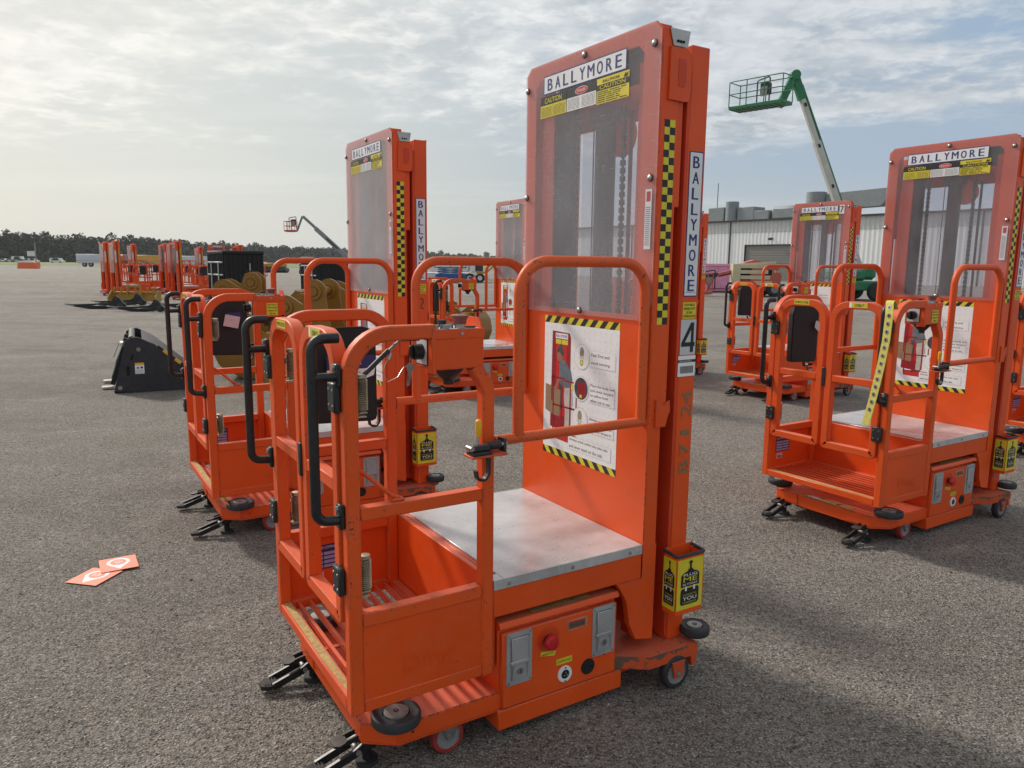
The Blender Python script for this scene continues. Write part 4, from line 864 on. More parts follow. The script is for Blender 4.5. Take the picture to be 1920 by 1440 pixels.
# ------------------------------------------------------------------ black ribbed crates with steel bars on pallets
def crate(x,y,dg,w,d_,h,label,wooden=True):
    L=empty('black_crate',(x,y,0),R(dg)); tag(L,label,'crate','tall black ribbed crates on wooden pallets')
    b=MB()
    for k in range(3): b.box(0,w,.02+k*(d_-.1)/2-.02,.08+k*(d_-.1)/2,.02,.09,'wood')
    for k in range(6): b.box(.0+k*w/6,.0+k*w/6+w*.11,0,d_,.09,.112,'wood')
    b.box(0,w,0,d_,0,.018,'wood'); b.obj('pallet',L)
    b=MB(); b.box(.01,w-.01,.01,d_-.01,.114,h-.02,'black_pad',.02)
    n=int(w/.07)
    for i in range(n+1): u=.02+i*(w-.05)/n; b.box(u,u+.022,-.006,.012,.13,h-.06,'black_pad',.004)
    n2=int(d_/.07)
    for i in range(n2+1): u=.02+i*(d_-.05)/n2; b.box(-.006,.012,u,u+.022,.13,h-.06,'black_pad',.004); b.box(w-.012,w+.006,u,u+.022,.13,h-.06,'black_pad',.004)
    b.box(-.01,w+.01,-.01,d_+.01,h-.06,h,'black_pad',.02); b.obj('body',L)
    b=MB(); 
    for z in (h*.88,h*.76): b.box(-.025,-.012,0,d_*.9,z,z+.022,'rail_grey',.003)
    for u in (.18*d_,.62*d_): b.box(-.040,-.026,u,u+.022,.35*h,h*.89,'rail_grey',.003)
    b.box(w*.62,w*.65,-.03,-.012,.1,h*.88,'rail_grey',.004); b.box(w*.50,w*.72,-.036,-.022,h*.80,h*.812,'dark_steel',.003); b.obj('frame_bar',L)
    return L
crate(-4.40,11.55,38,.62,.80,1.58,'tall black ribbed crate on a pallet, left one of the two')
crate(-3.72,14.4,33,1.0,1.0,1.52,'black ribbed crate beside the clear guard of the handwritten-2 lift')
# ------------------------------------------------------------------ gold excavator buckets and couplers
def ear(b,pts,y,th,G): b.prism(pts,F((0,y,0),(1,0,0),(0,0,1)),-th/2,th/2,G)
def exc_bucket(x,y,dg,s,label,bosses=((.18,.62),(.52,.78)),teeth=False):
    L=empty('excavator_bucket',(x,y,0),R(dg)); L.scale=(s,s,s); tag(L,label,'excavator bucket','gold excavator buckets standing among the lifts'); G='gold_paint'
    b=MB(); w=.60
    prof=[(1.02,.03),(.70,.0),(.35,.03),(.10,.18),(.0,.42),(.03,.60),(.12,.70)]
    path=[V((a,0,c_)) for a,c_ in prof]
    b.sweep(fil(path,.12,4),[(w,-.012),(w,.012),(-w,.012),(-w,-.012)],G,N=(0,1,0)); b.obj('shell',L)
    for s_ in (-1,1):
        b=MB(); ear(b,[(1.02,.03),(.70,.0),(.35,.03),(.10,.18),(.0,.42),(.03,.60),(.12,.70),(.50,.66),(.98,.30)],s_*w,.03,G); b.obj('side_plate',L)
    (x1,z1),(x2,z2)=bosses
    for s_ in (-.22,.22):
        b=MB(); lobe=lambda cx,cz,r,a0,a1,n=7:[(cx+r*math.cos(R(a0+(a1-a0)*i/n)),cz+r*math.sin(R(a0+(a1-a0)*i/n))) for i in range(n+1)]
        pts=[(.02,.45)]+lobe(x1,z1+.12,.13,190,60)+[(x1+.19,z1+.15)]+lobe(x2,z2+.12,.13,120,-20)+[(x2+.20,.50),(.62,.40),(.2,.36)]
        ear(b,pts,s_,.035,G)
        for cx,cz in ((x1,z1+.12),(x2,z2+.12)):
            b.lathe([(.0,-.035),(.05,-.035),(.05,-.028),(.055,-.04),(.085,-.04),(.09,-.01),(.09,.01),(.085,.04),(.055,.04),(.05,.028),(.05,.035),(0,.035)],(cx,s_,cz),(0,1,0),G,22)
        b.obj('ear_plate',L)
    for cx,cz in ((x1,z1+.12),(x2,z2+.12)):
        b=MB(); b.cyl((cx,-.27,cz),(cx,.27,cz),.045,'gold_paint',16); b.obj('pin',L)
    if teeth:
        for i in range(5):
            b=MB(); yy=-w+.1+i*(2*w-.2)/4; b.prism([(1.0,.02),(1.22,.03),(1.22,.05),(1.0,.09)],F((0,yy,0),(1,0,0),(0,0,1)),-.05,.05,G); b.obj('tooth',L)
    return L
exc_bucket(-3.72,9.5,12,1.0,'gold excavator bucket with two pin lugs standing before the left black crate',((.12,.95),(.44,1.04)))
exc_bucket(-2.58,8.3,-6,1.0,'gold excavator bucket with round pin bosses, nearest behind the guard rail loops',((.18,.82),(.50,.99)))
exc_bucket(-2.42,9.5,0,1.05,'gold excavator bucket behind the nearest one, its pin bosses beside the clear guard',((.16,.88),(.50,.97)))
exc_bucket(-3.02,10.6,4,1.5,'gold excavator bucket whose tall rounded side rises left of the others',((.30,.42),(.62,.46)))
exc_bucket(-.62,10.9,150,1.0,'gold excavator bucket open toward the camera behind the middle lift',((.12,.55),(.45,.62)))
def coupler(x,y,dg,s,label):
    L=empty('black_coupler',(x,y,0),R(dg)); L.scale=(s,)*3; tag(L,label,'coupler attachment'); K='black_paint'
    for s_ in (-.22,.22):
        b=MB(); b.prism([(0,.0),(.9,.0),(1.0,.15),(.95,.40),(.80,.46),(.66,.40),(.50,.42),(.36,.72),(.22,.76),(.10,.68)],F((0,s_,0),(1,0,0),(0,0,1)),-.02,.02,K); b.cyl((.22,s_-.03,.62),(.22,s_+.03,.62),.06,'dull_steel',16); b.cyl((.84,s_-.03,.34),(.84,s_+.03,.34),.05,'dull_steel',16); b.obj('ear_plate',L)
    b=MB(); b.box(.02,.92,-.20,.20,.0,.16,K,.02); b.box(.30,.80,-.20,.20,.30,.42,'sheet_white',.02); b.obj('body',L)
    b=MB(); b.cyl((.25,0,.3),(.75,0,.36),.06,'steel',16); b.obj('cylinder',L)
coupler(-1.62,10.4,8,.85,'black hydraulic coupler with a bright top plate, behind the middle lift')
coupler(-1.15,9.7,-5,.6,'small glossy black coupler lying in front of the gold bucket behind the middle lift')
# ------------------------------------------------------------------ boom lifts
def basket(parent,mat,w,d_,h,o,yaw,solid=True):
    L=parent; M=Matrix.Translation(o)@Matrix.Rotation(yaw,4,'Z'); q=lambda *p:M@V(p)
    b=MB(); fr=F(q(0,0,0),(M.to_3x3()@V((1,0,0))),(M.to_3x3()@V((0,1,0)))); b.obox(fr,-w/2,w/2,-d_/2,d_/2,0,.14,mat,.02)
    for i in range(9): b.obox(fr,-w/2+.1+i*(w-.2)/9,-w/2+.13+i*(w-.2)/9,-d_/2+.05,d_/2-.05,-.02,0,'dark_steel',.003)
    b.obj('basket_floor',L)
    b=MB(); r=.022
    for z in (h,h*.55): b.tube(fil([q(-w/2,-d_/2,z),q(w/2,-d_/2,z),q(w/2,d_/2,z),q(-w/2,d_/2,z)],.12,4,closed=True),r,mat,8,closed=True)
    for x,y in ((-w/2,-d_/2),(-w/6,-d_/2),(w/6,-d_/2),(w/2,-d_/2),(w/2,d_/2),(0,d_/2),(-w/2,d_/2)): b.tube([q(x*.99,y*.98,.1),q(x*.99,y*.98,h)],r,mat,8)
    b.obj('basket_rail',L)
    b=MB(); b.obox(fr,.05,.42,-.16,.14,.50,.95,'dark_steel',.02); b.obox(fr,.08,.38,-.17,-.16,.42,.80,'dull_steel',.002); b.tube(fil([q(-.05,-.2,.2),q(-.05,-.2,1.05),q(.5,-.2,1.15),q(.5,-.2,.2)],.08,4),.03,'dark_steel',8); b.obj('basket_console',L)
def beam(b,p0,p1,w,h,m,N): b.sq([p0,p1],w,h,m,N,.015)
def wheel(par,p,ax,r,w,m='tyre',rim='wheel_grey'):
    b=MB(); b.lathe([(r*.5,-w/2),(r*.92,-w/2),(r,-w/3),(r,w/3),(r*.92,w/2),(r*.5,w/2)],p,ax,m,28); b.lathe([(0,-w*.35),(r*.5,-w*.4),(r*.5,-w/2)],p,ax,rim,20); b.lathe([(0,w*.35),(r*.5,w*.4),(r*.5,w/2)],p,ax,rim,20)
    for i in range(16):
        a=2*PI*i/16; b.add([],[],m)
    return b.obj('wheel',par)
G1=empty('boom_lift',(15.6,33.6,0)); tag(G1,'green and white telescopic boom lift raised high above the warehouse roof','boom lift')
def rel(p): return V((p[0]-15.6,p[1]-33.6,p[2]))
e0=rel((11.75,33,9.05)); e1=rel((15.15,33.4,1.45)); dv=(e1-e0).normalized()
b=MB(); beam(b,e0+dv*.35,e0+dv*7.6,.24,.20,'boom_grey',(0,1,0)); b.obj('fly_boom',G1)
b=MB(); beam(b,e0+dv*2.6,e1,.30,.27,'boom_grey',(0,1,0)); b.obj('main_boom',G1)
b=MB(); nn=dv.cross(V((0,1,0))).normalized(); nn=nn if nn.x>0 else -nn
beam(b,e0+dv*.2+nn*.17,e0+dv*6.3+nn*.19,.16,.08,'green_paint',(0,1,0)); b.obj('power_track',G1)
for t_ in (1.0,2.8,4.6,6.0): b=MB(); b.obox(F(e0+dv*t_+V((0,-.155 if t_<2.6 else -.155,0)),dv,V((0,0,1))-dv*dv.z),-.08,.08,-.05,.05,0,.012,'ink',.002); b.obj('cover_plate',G1)
b=MB(); j0=e0+V((-.10,0,.25)); beam(b,e0+dv*.75,j0,.28,.32,'green_paint',(0,1,0)); j1=j0+V((-.60,-.1,-1.25)); beam(b,j0+V((-.0,0,.05)),j1,.26,.30,'green_paint',(0,1,0)); b.cyl(j0+V((0,-.22,0)),j0+V((0,.22,0)),.2,'green_paint',16); b.obj('jib',G1)
basket(G1,'green_paint',2.4,.9,1.12,j1+V((-.85,-.15,-.10)),R(-46))
b=MB(); b.box(-1.6,.5,-1.1,1.1,.45,.85,'green_paint',.05); b.obj('chassis',G1)
b=MB(); b.box(-1.6,-.4,-1.0,1.0,.87,1.35,'green_paint',.12); b.box(-.6,.05,-.95,.95,.90,1.55,'green_paint',.15); b.obj('turntable_cover',G1)
for x,y in ((-1.7,-1.15),(.02,-1.15),(-1.7,1.15),(.02,1.15)): wheel(G1,(x,y,.42),(0,1,0),.42,.35,'tyre','tyre')
# red articulating boom lift parked by the pink container
J=empty('articulating_boom_lift',(11.75,37.0,0)); tag(J,'faded red and cream articulating boom lift folded beside the pink container','boom lift')
b=MB(); b.prism([(-.45,.62),(.95,.62),(1.0,1.0),(.80,1.42),(-.30,1.46),(-.48,1.2)],F((0,-.2,0),(1,0,0),(0,0,1)),-.5,.75,'red_machine'); 
b.prism([(.20,1.02),(.52,1.02),(.52,1.28),(.30,1.28)],F((0,-.201-.75+.0,0),(1,0,0),(0,0,1)),-.01,.002,'hole'); b.box(.62,.72,-.96,-.95,1.15,1.25,'cream_paint'); b.box(.78,.88,-.96,-.95,1.15,1.25,'cream_paint'); b.obj('counterweight_cover',J)
b=MB(); b.prism([(-.75,1.48),(-.55,1.62),(-.1,1.74),(.25,1.66),(.62,1.48)],F((0,.1,0),(1,0,0),(0,0,1)),-.3,.3,'red_machine'); b.obj('engine_hood',J)
b=MB()
for i,(z0,z1) in enumerate(((.55,.74),(.82,1.0),(1.08,1.26),(1.34,1.52))): b.box(-1.12,.55-.1*i,-.96,-.62,z0,z1,'cream_paint',.01)
b.box(-1.35,-.98,-1.0,-.55,.50,1.54,'cream_paint',.01); b.sq([(-1.0,-.75,1.50),(.75,-.75,1.62)],.10,.10,'cream_paint',(0,1,0)); b.box(-1.0,.4,-.80,-.66,.60,1.5,'hole',.01); b.obj('folded_arm',J)
b=MB(); beam(b,V((-1.3,-.7,1.20)),V((-2.05,-.6,1.0)),.14,.14,'red_machine',(0,1,0)); b.box(-2.2,-1.95,-.7,-.5,.92,1.12,'dark_steel',.03); beam(b,V((-2.1,-.6,1.0)),V((-2.45,-.6,.25)),.12,.12,'red_machine',(0,1,0)); b.cyl((-1.9,-.6,.95),(-1.35,-.66,1.08),.04,'dark_steel',8); b.obj('jib',J)
basket(J,'red_machine',.75,.7,1.0,V((-2.62,-.6,.10)),0)
b=MB(); b.box(-.75,1.05,-.75,.75,.28,.56,'red_machine',.04); b.obj('chassis',J)
for x,y in ((-.6,-.8),(.72,-.8),(-.6,.8),(.72,.8)): wheel(J,(x,y,.36),(0,1,0),.36,.26)
# distant boom lift at left
Q=empty('boom_lift',(-12.9,60,0)); tag(Q,'distant grey boom lift with a red basket raised above the tree line','boom lift')
def rq(x,y,z): return V((x+12.9,y-60,z))
b=MB(); beam(b,rq(-16.45,60,4.92),rq(-12.0,60,.9),.22,.20,'galv',(0,1,0)); beam(b,rq(-15.5,60,4.02),rq(-12.0,60,.85),.30,.32,'galv',(0,1,0)); b.obox(F(rq(-14.2,59.84,2.86),V((4.45,0,-4.02)),V((.67,0,.74))),-.6,.6,-.06,.06,0,.01,'dark_steel',.001); b.obj('main_boom',Q)
b=MB(); beam(b,rq(-16.5,60,4.95),rq(-16.95,60,3.82),.12,.14,'galv',(0,1,0)); b.obj('jib',Q)
basket(Q,'red_machine',.85,.7,.78,rq(-17.45,60,3.75),0)
b=MB(); b.box(-.9,1.6,-.9,.9,.45,1.2,'galv',.1); b.obj('chassis',Q)
for x,y in ((-.7,-.95),(1.3,-.95)): wheel(Q,(x,y,.4),(0,1,0),.4,.3)
# pink container
D_=empty('pink_container',(10.3,41.8,0)); tag(D_,'pink roll-off waste container in front of the warehouse door','container')
b=MB(); b.box(-1.2,2.25,0,2.2,.22,1.50,'pink_paint',.02); b.box(-1.25,2.32,-.06,2.26,1.42,1.56,'pink_paint',.02); b.obj('body',D_)
for i in range(7): b=MB(); x=-1.1+i*.52; b.prism([(0,.24),(.10,.24),(.07,1.42),(.03,1.42)],F((x,-.002,0),(1,0,0),(0,0,1)),0,.07,'pink_paint') if i<6 else b.box(2.18,2.30,-.07,.0,.24,1.42,'pink_paint'); b.obj('rib',D_)
b=MB(); b.box(-1.2,2.25,.1,2.1,.05,.215,'pink_paint',.02); b.box(1.6,2.0,-.08,-.03,.50,.56,'paper'); b.obj('floor_frame',D_)
# ------------------------------------------------------------------ warehouse
A=V((22.2,82,0)); dr=V((11.1,-14.5,0)).normalized(); t0,t1=-30.0,44.0; H_=6.15
WH=empty('warehouse',(A.x,A.y,0),math.atan2(dr.y,dr.x)); tag(WH,'long white corrugated metal warehouse with grey roof ducts behind the lifts','warehouse')
# local: u along wall, v = into building (left normal), z up
b=MB(); p=.45; d0,d1=3.2,9.6; dh=3.55   # door
def rib(m,x0,x1,z0,z1,off):
    x=x0; vs=[];fs=[]; prof=[]
    while x<x1-1e-6:
        for dx,dy in ((0,0),(.15,0),(.19,-.06),(.32,-.06),(.36,0)): prof.append((min(x+dx,x1),dy+off))
        x+=p
    prof.append((x1,off)); n=len(prof)
    vs=[(a,c_,z0) for a,c_ in prof]+[(a,c_,z1) for a,c_ in prof]; fs=[[i,i+1,n+i+1,n+i] for i in range(n-1)]; b.add(vs,fs,m)
rib('metal_siding',t0,d0,0,4.85,0); rib('metal_siding',d1,t1,0,4.85,0); rib('metal_siding',d0,d1,dh,4.85,0); b.obj('wall',WH)
b=MB(); rib('metal_band',t0,t1,4.86,H_,-.03); b.obj('upper_band',WH)
b=MB(); b.box(t0,t1,.10,40,0,H_-.05,'metal_band',.02); b.add([(t0,-.3,H_-.01),(t1,-.3,H_-.01),(t1,40,H_-.01),(t0,40,H_-.01)],[[0,1,2,3]],'galv'); b.box(t0,t1,-.34,-.08,H_-.12,H_+.04,'rubber',.01); b.obj('roof',WH)
b=MB(); b.box(d0,d1,.12-.06,.16-.06,0,dh,'door_grey',.005)
for i in range(14): b.box(d0+.05,d1-.05,.035,.06,i*dh/14+.02,i*dh/14+.20,'door_grey',.01)
dd_=b.obj('roll_up_door',WH)
b=MB(); b.box(d0-.1,d0,-.08,.1,0,dh+.1,'dark_steel'); b.box(d1,d1+.1,-.08,.1,0,dh+.1,'dark_steel'); b.box(d0,d1,-.08,.1,dh,dh+.1,'dark_steel'); b.obj('door_frame',WH)
for x in (1.2,13.0,25.5,-13): b=MB(); b.box(x,x+.13,-.16,-.06,0,H_-.1,'dark_steel'); b.obj('downspout',WH)
b=MB(); b.cyl((6.4,-.05,4.25),(6.4,-.4,4.2),.06,'dark_steel',8); b.box(6.2,6.6,-.6,-.35,4.05,4.3,'dark_steel',.03); b.obj('flood_light',WH)
def duct(nm,fn): b=MB(); fn(b); b.obj(nm,WH)
duct('roof_unit',lambda b:b.box(-3.4,-1.3,2,4,H_,H_+1.65,'galv',.05)); duct('vent_stack',lambda b:b.cyl((-.6,2.5,H_),(-.6,2.5,H_+2.2),.70,'galv',20))
duct('roof_unit',lambda b:b.box(0.3,2.4,2.2,4.2,H_,H_+1.55,'galv',.05)); duct('roof_unit',lambda b:b.box(2.4,4.2,2.2,4.2,H_,H_+1.1,'galv',.05)); duct('roof_unit',lambda b:b.box(4.4,8.6,2.2,4.2,H_,H_+1.45,'galv',.3))
duct('vent_stack',lambda b:b.cyl((9.6,2.0,H_),(9.6,2.0,H_+2.5),.95,'galv',22)); duct('roof_duct',lambda b:b.prism([(10.6,H_+.8),(16.0,H_+.9),(17.5,H_+2.5),(10.6,H_+2.3)],F((0,2.0,0),(1,0,0),(0,0,1)),-1.4,0,'galv'))
duct('roof_unit',lambda b:b.box(28.3,29.6,1.5,3,H_,H_+.75,'galv',.1))
duct('antenna',lambda b:b.cyl((-3.0,3,H_+1.6),(-3.0,3,H_+4.4),.04,'dark_steel',6))
# ------------------------------------------------------------------ far left: trailers, vehicles, barriers
def trailer(x,y,l,h,mat,label,zb=1.1,dg=0):
    L=empty('box_trailer',(x,y,0),R(dg)); tag(L,label,'trailer')
    b=MB(); b.box(0,l,0,2.6,zb,h,mat,.08); b.box(.1,l-.1,-.02,.02,zb+(h-zb)*.30,zb+(h-zb)*.33,'galv',.005); b.obj('box',L)
    b=MB(); b.box(.4,l-.4,.2,2.4,.85,zb,'dark_steel'); b.obj('frame',L)
    for xx in (1.6,2.9,l-3.2,l-1.9): wheel(L,(xx,.2,.5),(0,1,0),.5,.3)
trailer(-88.5,154,9,2.55,'trailer_white','long white box trailer standing left of the leftmost row of lifts',.75)
trailer(-76.3,152,6.4,2.45,'trailer_yellow','yellow box trailer standing between the two far rows of lifts',.75)
trailer(-66.9,150,7.5,2.35,'trailer_white','white box trailer behind the second far row of lifts',.7)
T_=empty('red_tank',(-77.6,146,0)); tag(T_,'dark red round tank beside the white trailer in the distance','tank'); b=MB(); b.cyl((0,0,1.75),(3.0,0,1.75),.75,'red_machine',20); b.obj('tank',T_); b=MB(); b.box(.3,3.7,-.8,.8,.1,1.3,'dark_steel'); b.obj('cradle',T_)
def car(x,y,l,h,label,van=False,mat='car_white',dg=0):
    L=empty('van' if van else 'parked_car',(x,y,0),R(dg)); tag(L,label,'van' if van else 'car','white vehicles parked along the grass before the trees')
    b=MB(); 
    pr=[(0,.35),(l,.35),(l,.9),(l*.86,1.05),(l*.78,h),(l*.05,h),(0,h*.8)] if van else [(0,.35),(l,.35),(l,.85),(l*.78,1.0),(l*.62,h),(l*.25,h),(l*.10,1.0),(0,.9)]
    b.prism(pr,F((0,0,0),(1,0,0),(0,0,1)),-1.8,0,mat); b.obj('body',L)
    b=MB(); b.prism([(l*.58,1.02),(l*.74,1.02),(l*.62,h-.08),(l*.28,h-.08),(l*.16,1.02)],F((0,-.01,0),(1,0,0),(0,0,1)),0,.03,'glass_dark'); b.obj('window',L)
    for xx in (l*.2,l*.8): wheel(L,(xx,.05,.33),(0,1,0),.33,.22)
for i,(px,l,h,v,lb) in enumerate(((18,4.2,1.5,0,'white car at the far left edge of the row before the trees'),(30,4.4,1.5,0,'white car, second from the left in the far row'),(42,5.8,2.6,1,'large white van in the far row before the trees'),(55,3.4,1.4,0,'small white car just right of the large white van'),(63,3.6,1.6,0,'short white car left of the white road sign'),(72,4.4,1.6,0,'white car beneath the white road sign'))):
    Y=335.; x=(px-960)/1409.3*Y*1.013; car(x,Y,l,h,lb,bool(v))
car(-186,305,5.4,2.0,'pale van parked alone left of the white trailer',True); car(-172,300,5.0,1.6,'tan car beside the end of the white trailer',mat='gold_far')
def block(nm,x,y,w,h,d_,mat,label,cat,grp=None):
    L=empty(nm,(x,y,0)); tag(L,label,cat,grp); return L
for i,(x,y,w,lb) in enumerate(((-73.0,114.5,1.5,'orange and white barricade with a tall pole at the yard edge'),(-92.5,146,1.5,'small orange barricade with a white top, behind the other at the yard edge'))):
    L=empty('barricade',(x,y,0)); tag(L,lb,'barricade')
    b=MB(); b.prism([(-w,0),(w,0),(w*.9,.9),(w*.4,1.05),(-w*.9,.9)],F((0,0,0),(1,0,0),(0,0,1)),-.4,.4,'barrier_orange'); b.obj('base',L)
    b=MB(); b.box(-w*.8,w*.6,-.41,-.4,.95,1.15,'paper') ; b.obj('stripe',L)
    if i==0: b=MB(); b.cyl((w*.8,0,.8),(w*.8,0,3.8),.09,'galv',6); b.obj('pole',L)
L=empty('road_sign',(-193,305,0)); tag(L,'small white road sign on a post before the trees','sign'); b=MB(); b.cyl((0,0,0),(0,0,3),.08,'dark_steel',6); b.obj('post',L); b=MB(); b.box(-1.6,1.6,-.05,.05,2.6,4.6,'car_white'); b.obj('panel',L)
# pile of pipes / flatbed in front of the yellow trailer
L=empty('flatbed_trailer',(-46.5,92,0)); tag(L,'low flatbed trailer with dark loading ramps between the two far rows of lifts','flatbed trailer')
b=MB(); b.box(0,4.8,0,2.2,.62,.78,'dark_steel'); b.obj('deck',L)
for k in range(4): b=MB(); b.sq([(-.5+k*.7,-.1,1.5),(2.8+k*.7,-.1,.55)],.10,.12,'galv' if k%2 else 'brown_dirt',(0,1,0)); b.obj('ramp',L)
for xx in (3.6,4.4): wheel(L,(xx,-.1,.35),(0,1,0),.35,.25)
# middle distance equipment
rn=random.Random(12)
EQ=[(-23.2,86,'blue_paint','blue'),(-21.6,86,'car_white','white'),(-19.9,85,'dull_steel','grey'),(-18.2,84,'green_paint','green'),(-17.0,85,'gold_far','tan'),(-15.4,83,'red_machine','red'),(-13.6,83,'red_machine','dull red')]
def machine(x,y,mat,label,s=1.,cab=True):
    L=empty('compact_machine',(x,y,0),rn.uniform(-.3,.3)); L.scale=(s,)*3; tag(L,label,'machine','row of small machines across the far side of the yard')
    b=MB(); b.box(-.85,.85,-.6,.6,.35,.95,mat,.08); b.box(-.9,.1,-.55,.55,.95,1.25,mat,.1); b.obj('body',L)
    if cab: b=MB(); b.sq([(.1,.5,.9),(.1,.5,1.75),(.75,.5,1.75),(.75,.5,.9)],.06,.06,mat,(0,1,0)); b.sq([(.1,-.5,.9),(.1,-.5,1.75),(.75,-.5,1.75),(.75,-.5,.9)],.06,.06,mat,(0,1,0)); b.box(.05,.8,-.53,.53,1.74,1.8,mat); b.obj('roll_cage',L)
    for xx in (-.55,.55): wheel(L,(xx,-.6,.32),(0,1,0),.32,.2)
for i,(x,y,m_,c_) in enumerate(EQ): machine(x,y,m_,c_+' small machine in the far row above the gold buckets',1.0,i%2==0)
# pale sheet stack, white trailer, blue scissor lift, brown dump body right of the handwritten-2 mast
L=empty('scissor_lift',(-4.6,56,0)); tag(L,'blue scissor lift on the far side of the yard','scissor lift')
b=MB(); b.box(-1.1,1.1,-.5,.5,.25,.70,'blue_paint',.05); b.obj('chassis',L)
for k in range(3):
    for s_ in (-1,1): b=MB(); b.sq([(-.9*s_,-.42,.72+k*.12),(.9*s_,-.42,.84+k*.12)],.08,.06,'blue_paint',(0,1,0)); b.obj('scissor_arm',L)
b=MB(); b.box(-1.15,1.15,-.5,.5,1.10,1.18,'blue_paint',.02); 
for z in (1.35,1.6): b.tube([(-1.15,-.5,z),(1.15,-.5,z)],.03,'blue_paint',6)
for x in (-1.15,0,1.15): b.tube([(x,-.5,1.15),(x,-.5,1.6)],.03,'blue_paint',6)
b.obj('platform',L)
for xx in (-.8,.8): wheel(L,(xx,-.55,.25),(0,1,0),.25,.2)
L=empty('flat_trailer',(-7.5,57.5,0)); tag(L,'long low white deck trailer on the far side of the yard','flatbed trailer')
b=MB(); b.box(-1.2,5.6,0,2.4,.30,.62,'sheet_white',.03); b.box(-1.2,4.6,0,2.4,.64,.72,'car_white',.03); b.obj('deck',L)
for xx in (4.2,5.0): wheel(L,(xx,-.05,.36),(0,1,0),.36,.25,'tyre','sheet_white')
L=empty('dump_body',(-9.1,64,0)); L.scale=(.75,)*3; tag(L,'tan dump truck body standing behind the white deck trailer','dump body'); b=MB(); b.prism([(-1.9,1.1),(-1.6,.75),(1.2,.75),(1.9,2.0),(-1.9,2.0)],F((0,0,0),(1,0,0),(0,0,1)),-2,0,'gold_far'); b.box(-1.95,1.95,-.05,2.0,2.0,2.15,'brown_dirt'); b.obj('tub',L); b=MB(); b.box(-1.3,1.1,.2,1.8,.3,.75,'dark_steel'); b.obj('frame',L)
for xx in (-.8,.9): wheel(L,(xx,0,.5),(0,1,0),.5,.4)
L=empty('box_truck',(-6.3,69,0)); L.scale=(.75,)*3; tag(L,'white box truck behind the blue scissor lift','truck'); b=MB(); b.box(-1.6,3.0,0,2.4,.9,2.35,'car_white',.05); b.obj('cargo_box',L); b=MB(); b.box(3.05,4.6,.1,2.3,.6,1.9,'car_white',.15); b.box(3.9,4.61,.05,2.2,1.3,1.75,'glass_dark',.02); b.obj('cab',L)
for xx in (-.6,3.9): wheel(L,(xx,0,.45),(0,1,0),.45,.3)
L=empty('backhoe',(-3.0,66,0)); L.scale=(.62,)*3; tag(L,'yellow backhoe beside the white box truck in the distance','backhoe'); b=MB(); b.box(-1.4,1.2,0,1.6,.6,1.25,'gold_far',.1); b.obj('body',L); b=MB(); b.box(-.5,.6,.1,1.5,1.27,2.2,'glass_dark',.05); b.box(-.6,.7,.05,1.55,2.2,2.3,'gold_far',.02); b.obj('cab',L); b=MB(); b.sq([(1.2,.8,1.2),(2.3,.8,2.2),(3.0,.8,1.0)],.15,.2,'gold_far',(0,1,0)); b.box(2.8,3.4,.5,1.1,.4,1.0,'dark_steel',.05); b.obj('boom',L)
for xx,r in ((-.8,.6),(.9,.42)): wheel(L,(xx,0,r),(0,1,0),r,.35)
# excavator far behind the crate
L=empty('excavator',(-31.5,100,0)); L.scale=(.75,)*3; tag(L,'yellow excavator whose arm shows just above the black crate','excavator'); b=MB(); b.box(-2,2,-1.2,1.2,.9,1.7,'gold_far',.15); b.obj('body',L); b=MB(); b.box(-2.4,2.4,-1.4,1.4,.0,.9,'dark_steel',.3); b.obj('track',L); b=MB(); b.sq([(-1.5,0,1.6),(-2.9,0,2.35),(-3.9,0,1.2)],.3,.35,'gold_far',(0,1,0)); b.obj('arm',L)
# ------------------------------------------------------------------ ground, grass, stones, tree line
def sheet(name,x0,x1,y0,y1,z,m,kind='structure'):
    me=bpy.data.meshes.new(name); me.from_pydata([(x0,y0,z),(x1,y0,z),(x1,y1,z),(x0,y1,z)],[],[(0,1,2,3)]); me.materials.append(MATS[m]); o=bpy.data.objects.new(name,me); C.objects.link(o); o['kind']=kind; return o
sheet('ground',-4000,4000,-60,5000,0,'yard_ground')
sheet('grass_field',-3000,60,172,3000,.02,'grass')
rn=random.Random(5); vs=[];fs=[]
for i in range(9000):
    # denser near the camera, real pebbles a few millimetres across
    y=1.2+rn.random()**1.6*6.5; x=rn.uniform(-.80,.80)*(y+.6)
    s_=.0016+rn.random()**3*.0052; k=len(vs); a=rn.random()*6.28
    ca,sa=math.cos(a),math.sin(a)
    for px,py,pz in ((1,0,.1),(0,.8,.2),(-1,.1,.1),(0,-.9,.15),(.2,.1,.8),(0,0,-.3)):
        px*=rn.uniform(.7,1.3);py*=rn.uniform(.7,1.3); vs.append((x+s_*(px*ca-py*sa),y+s_*(px*sa+py*ca),s_*pz*rn.uniform(.6,1.2)+.0008))
    for t_ in ((0,1,4),(1,2,4),(2,3,4),(3,0,4),(1,0,5),(2,1,5),(3,2,5),(0,3,5)): fs.append(tuple(k+j for j in t_))
for i in range(170):
    y=2+rn.random()**1.3*16; x=rn.uniform(-.8,.8)*(y+.6); s_=rn.uniform(.006,.013); k=len(vs); a=rn.random()*6.28; ca,sa=math.cos(a),math.sin(a)
    for px,py,pz in ((1.2,0,.1),(0,.6,.2),(-1,.1,.1),(0,-.7,.15),(.2,.1,.6),(0,0,-.2)): vs.append((x+s_*(px*ca-py*sa),y+s_*(px*sa+py*ca),s_*pz+.001))
    for t_ in ((0,1,4),(1,2,4),(2,3,4),(3,0,4),(1,0,5),(2,1,5),(3,2,5),(0,3,5)): fs.append(tuple(k+j for j in t_))
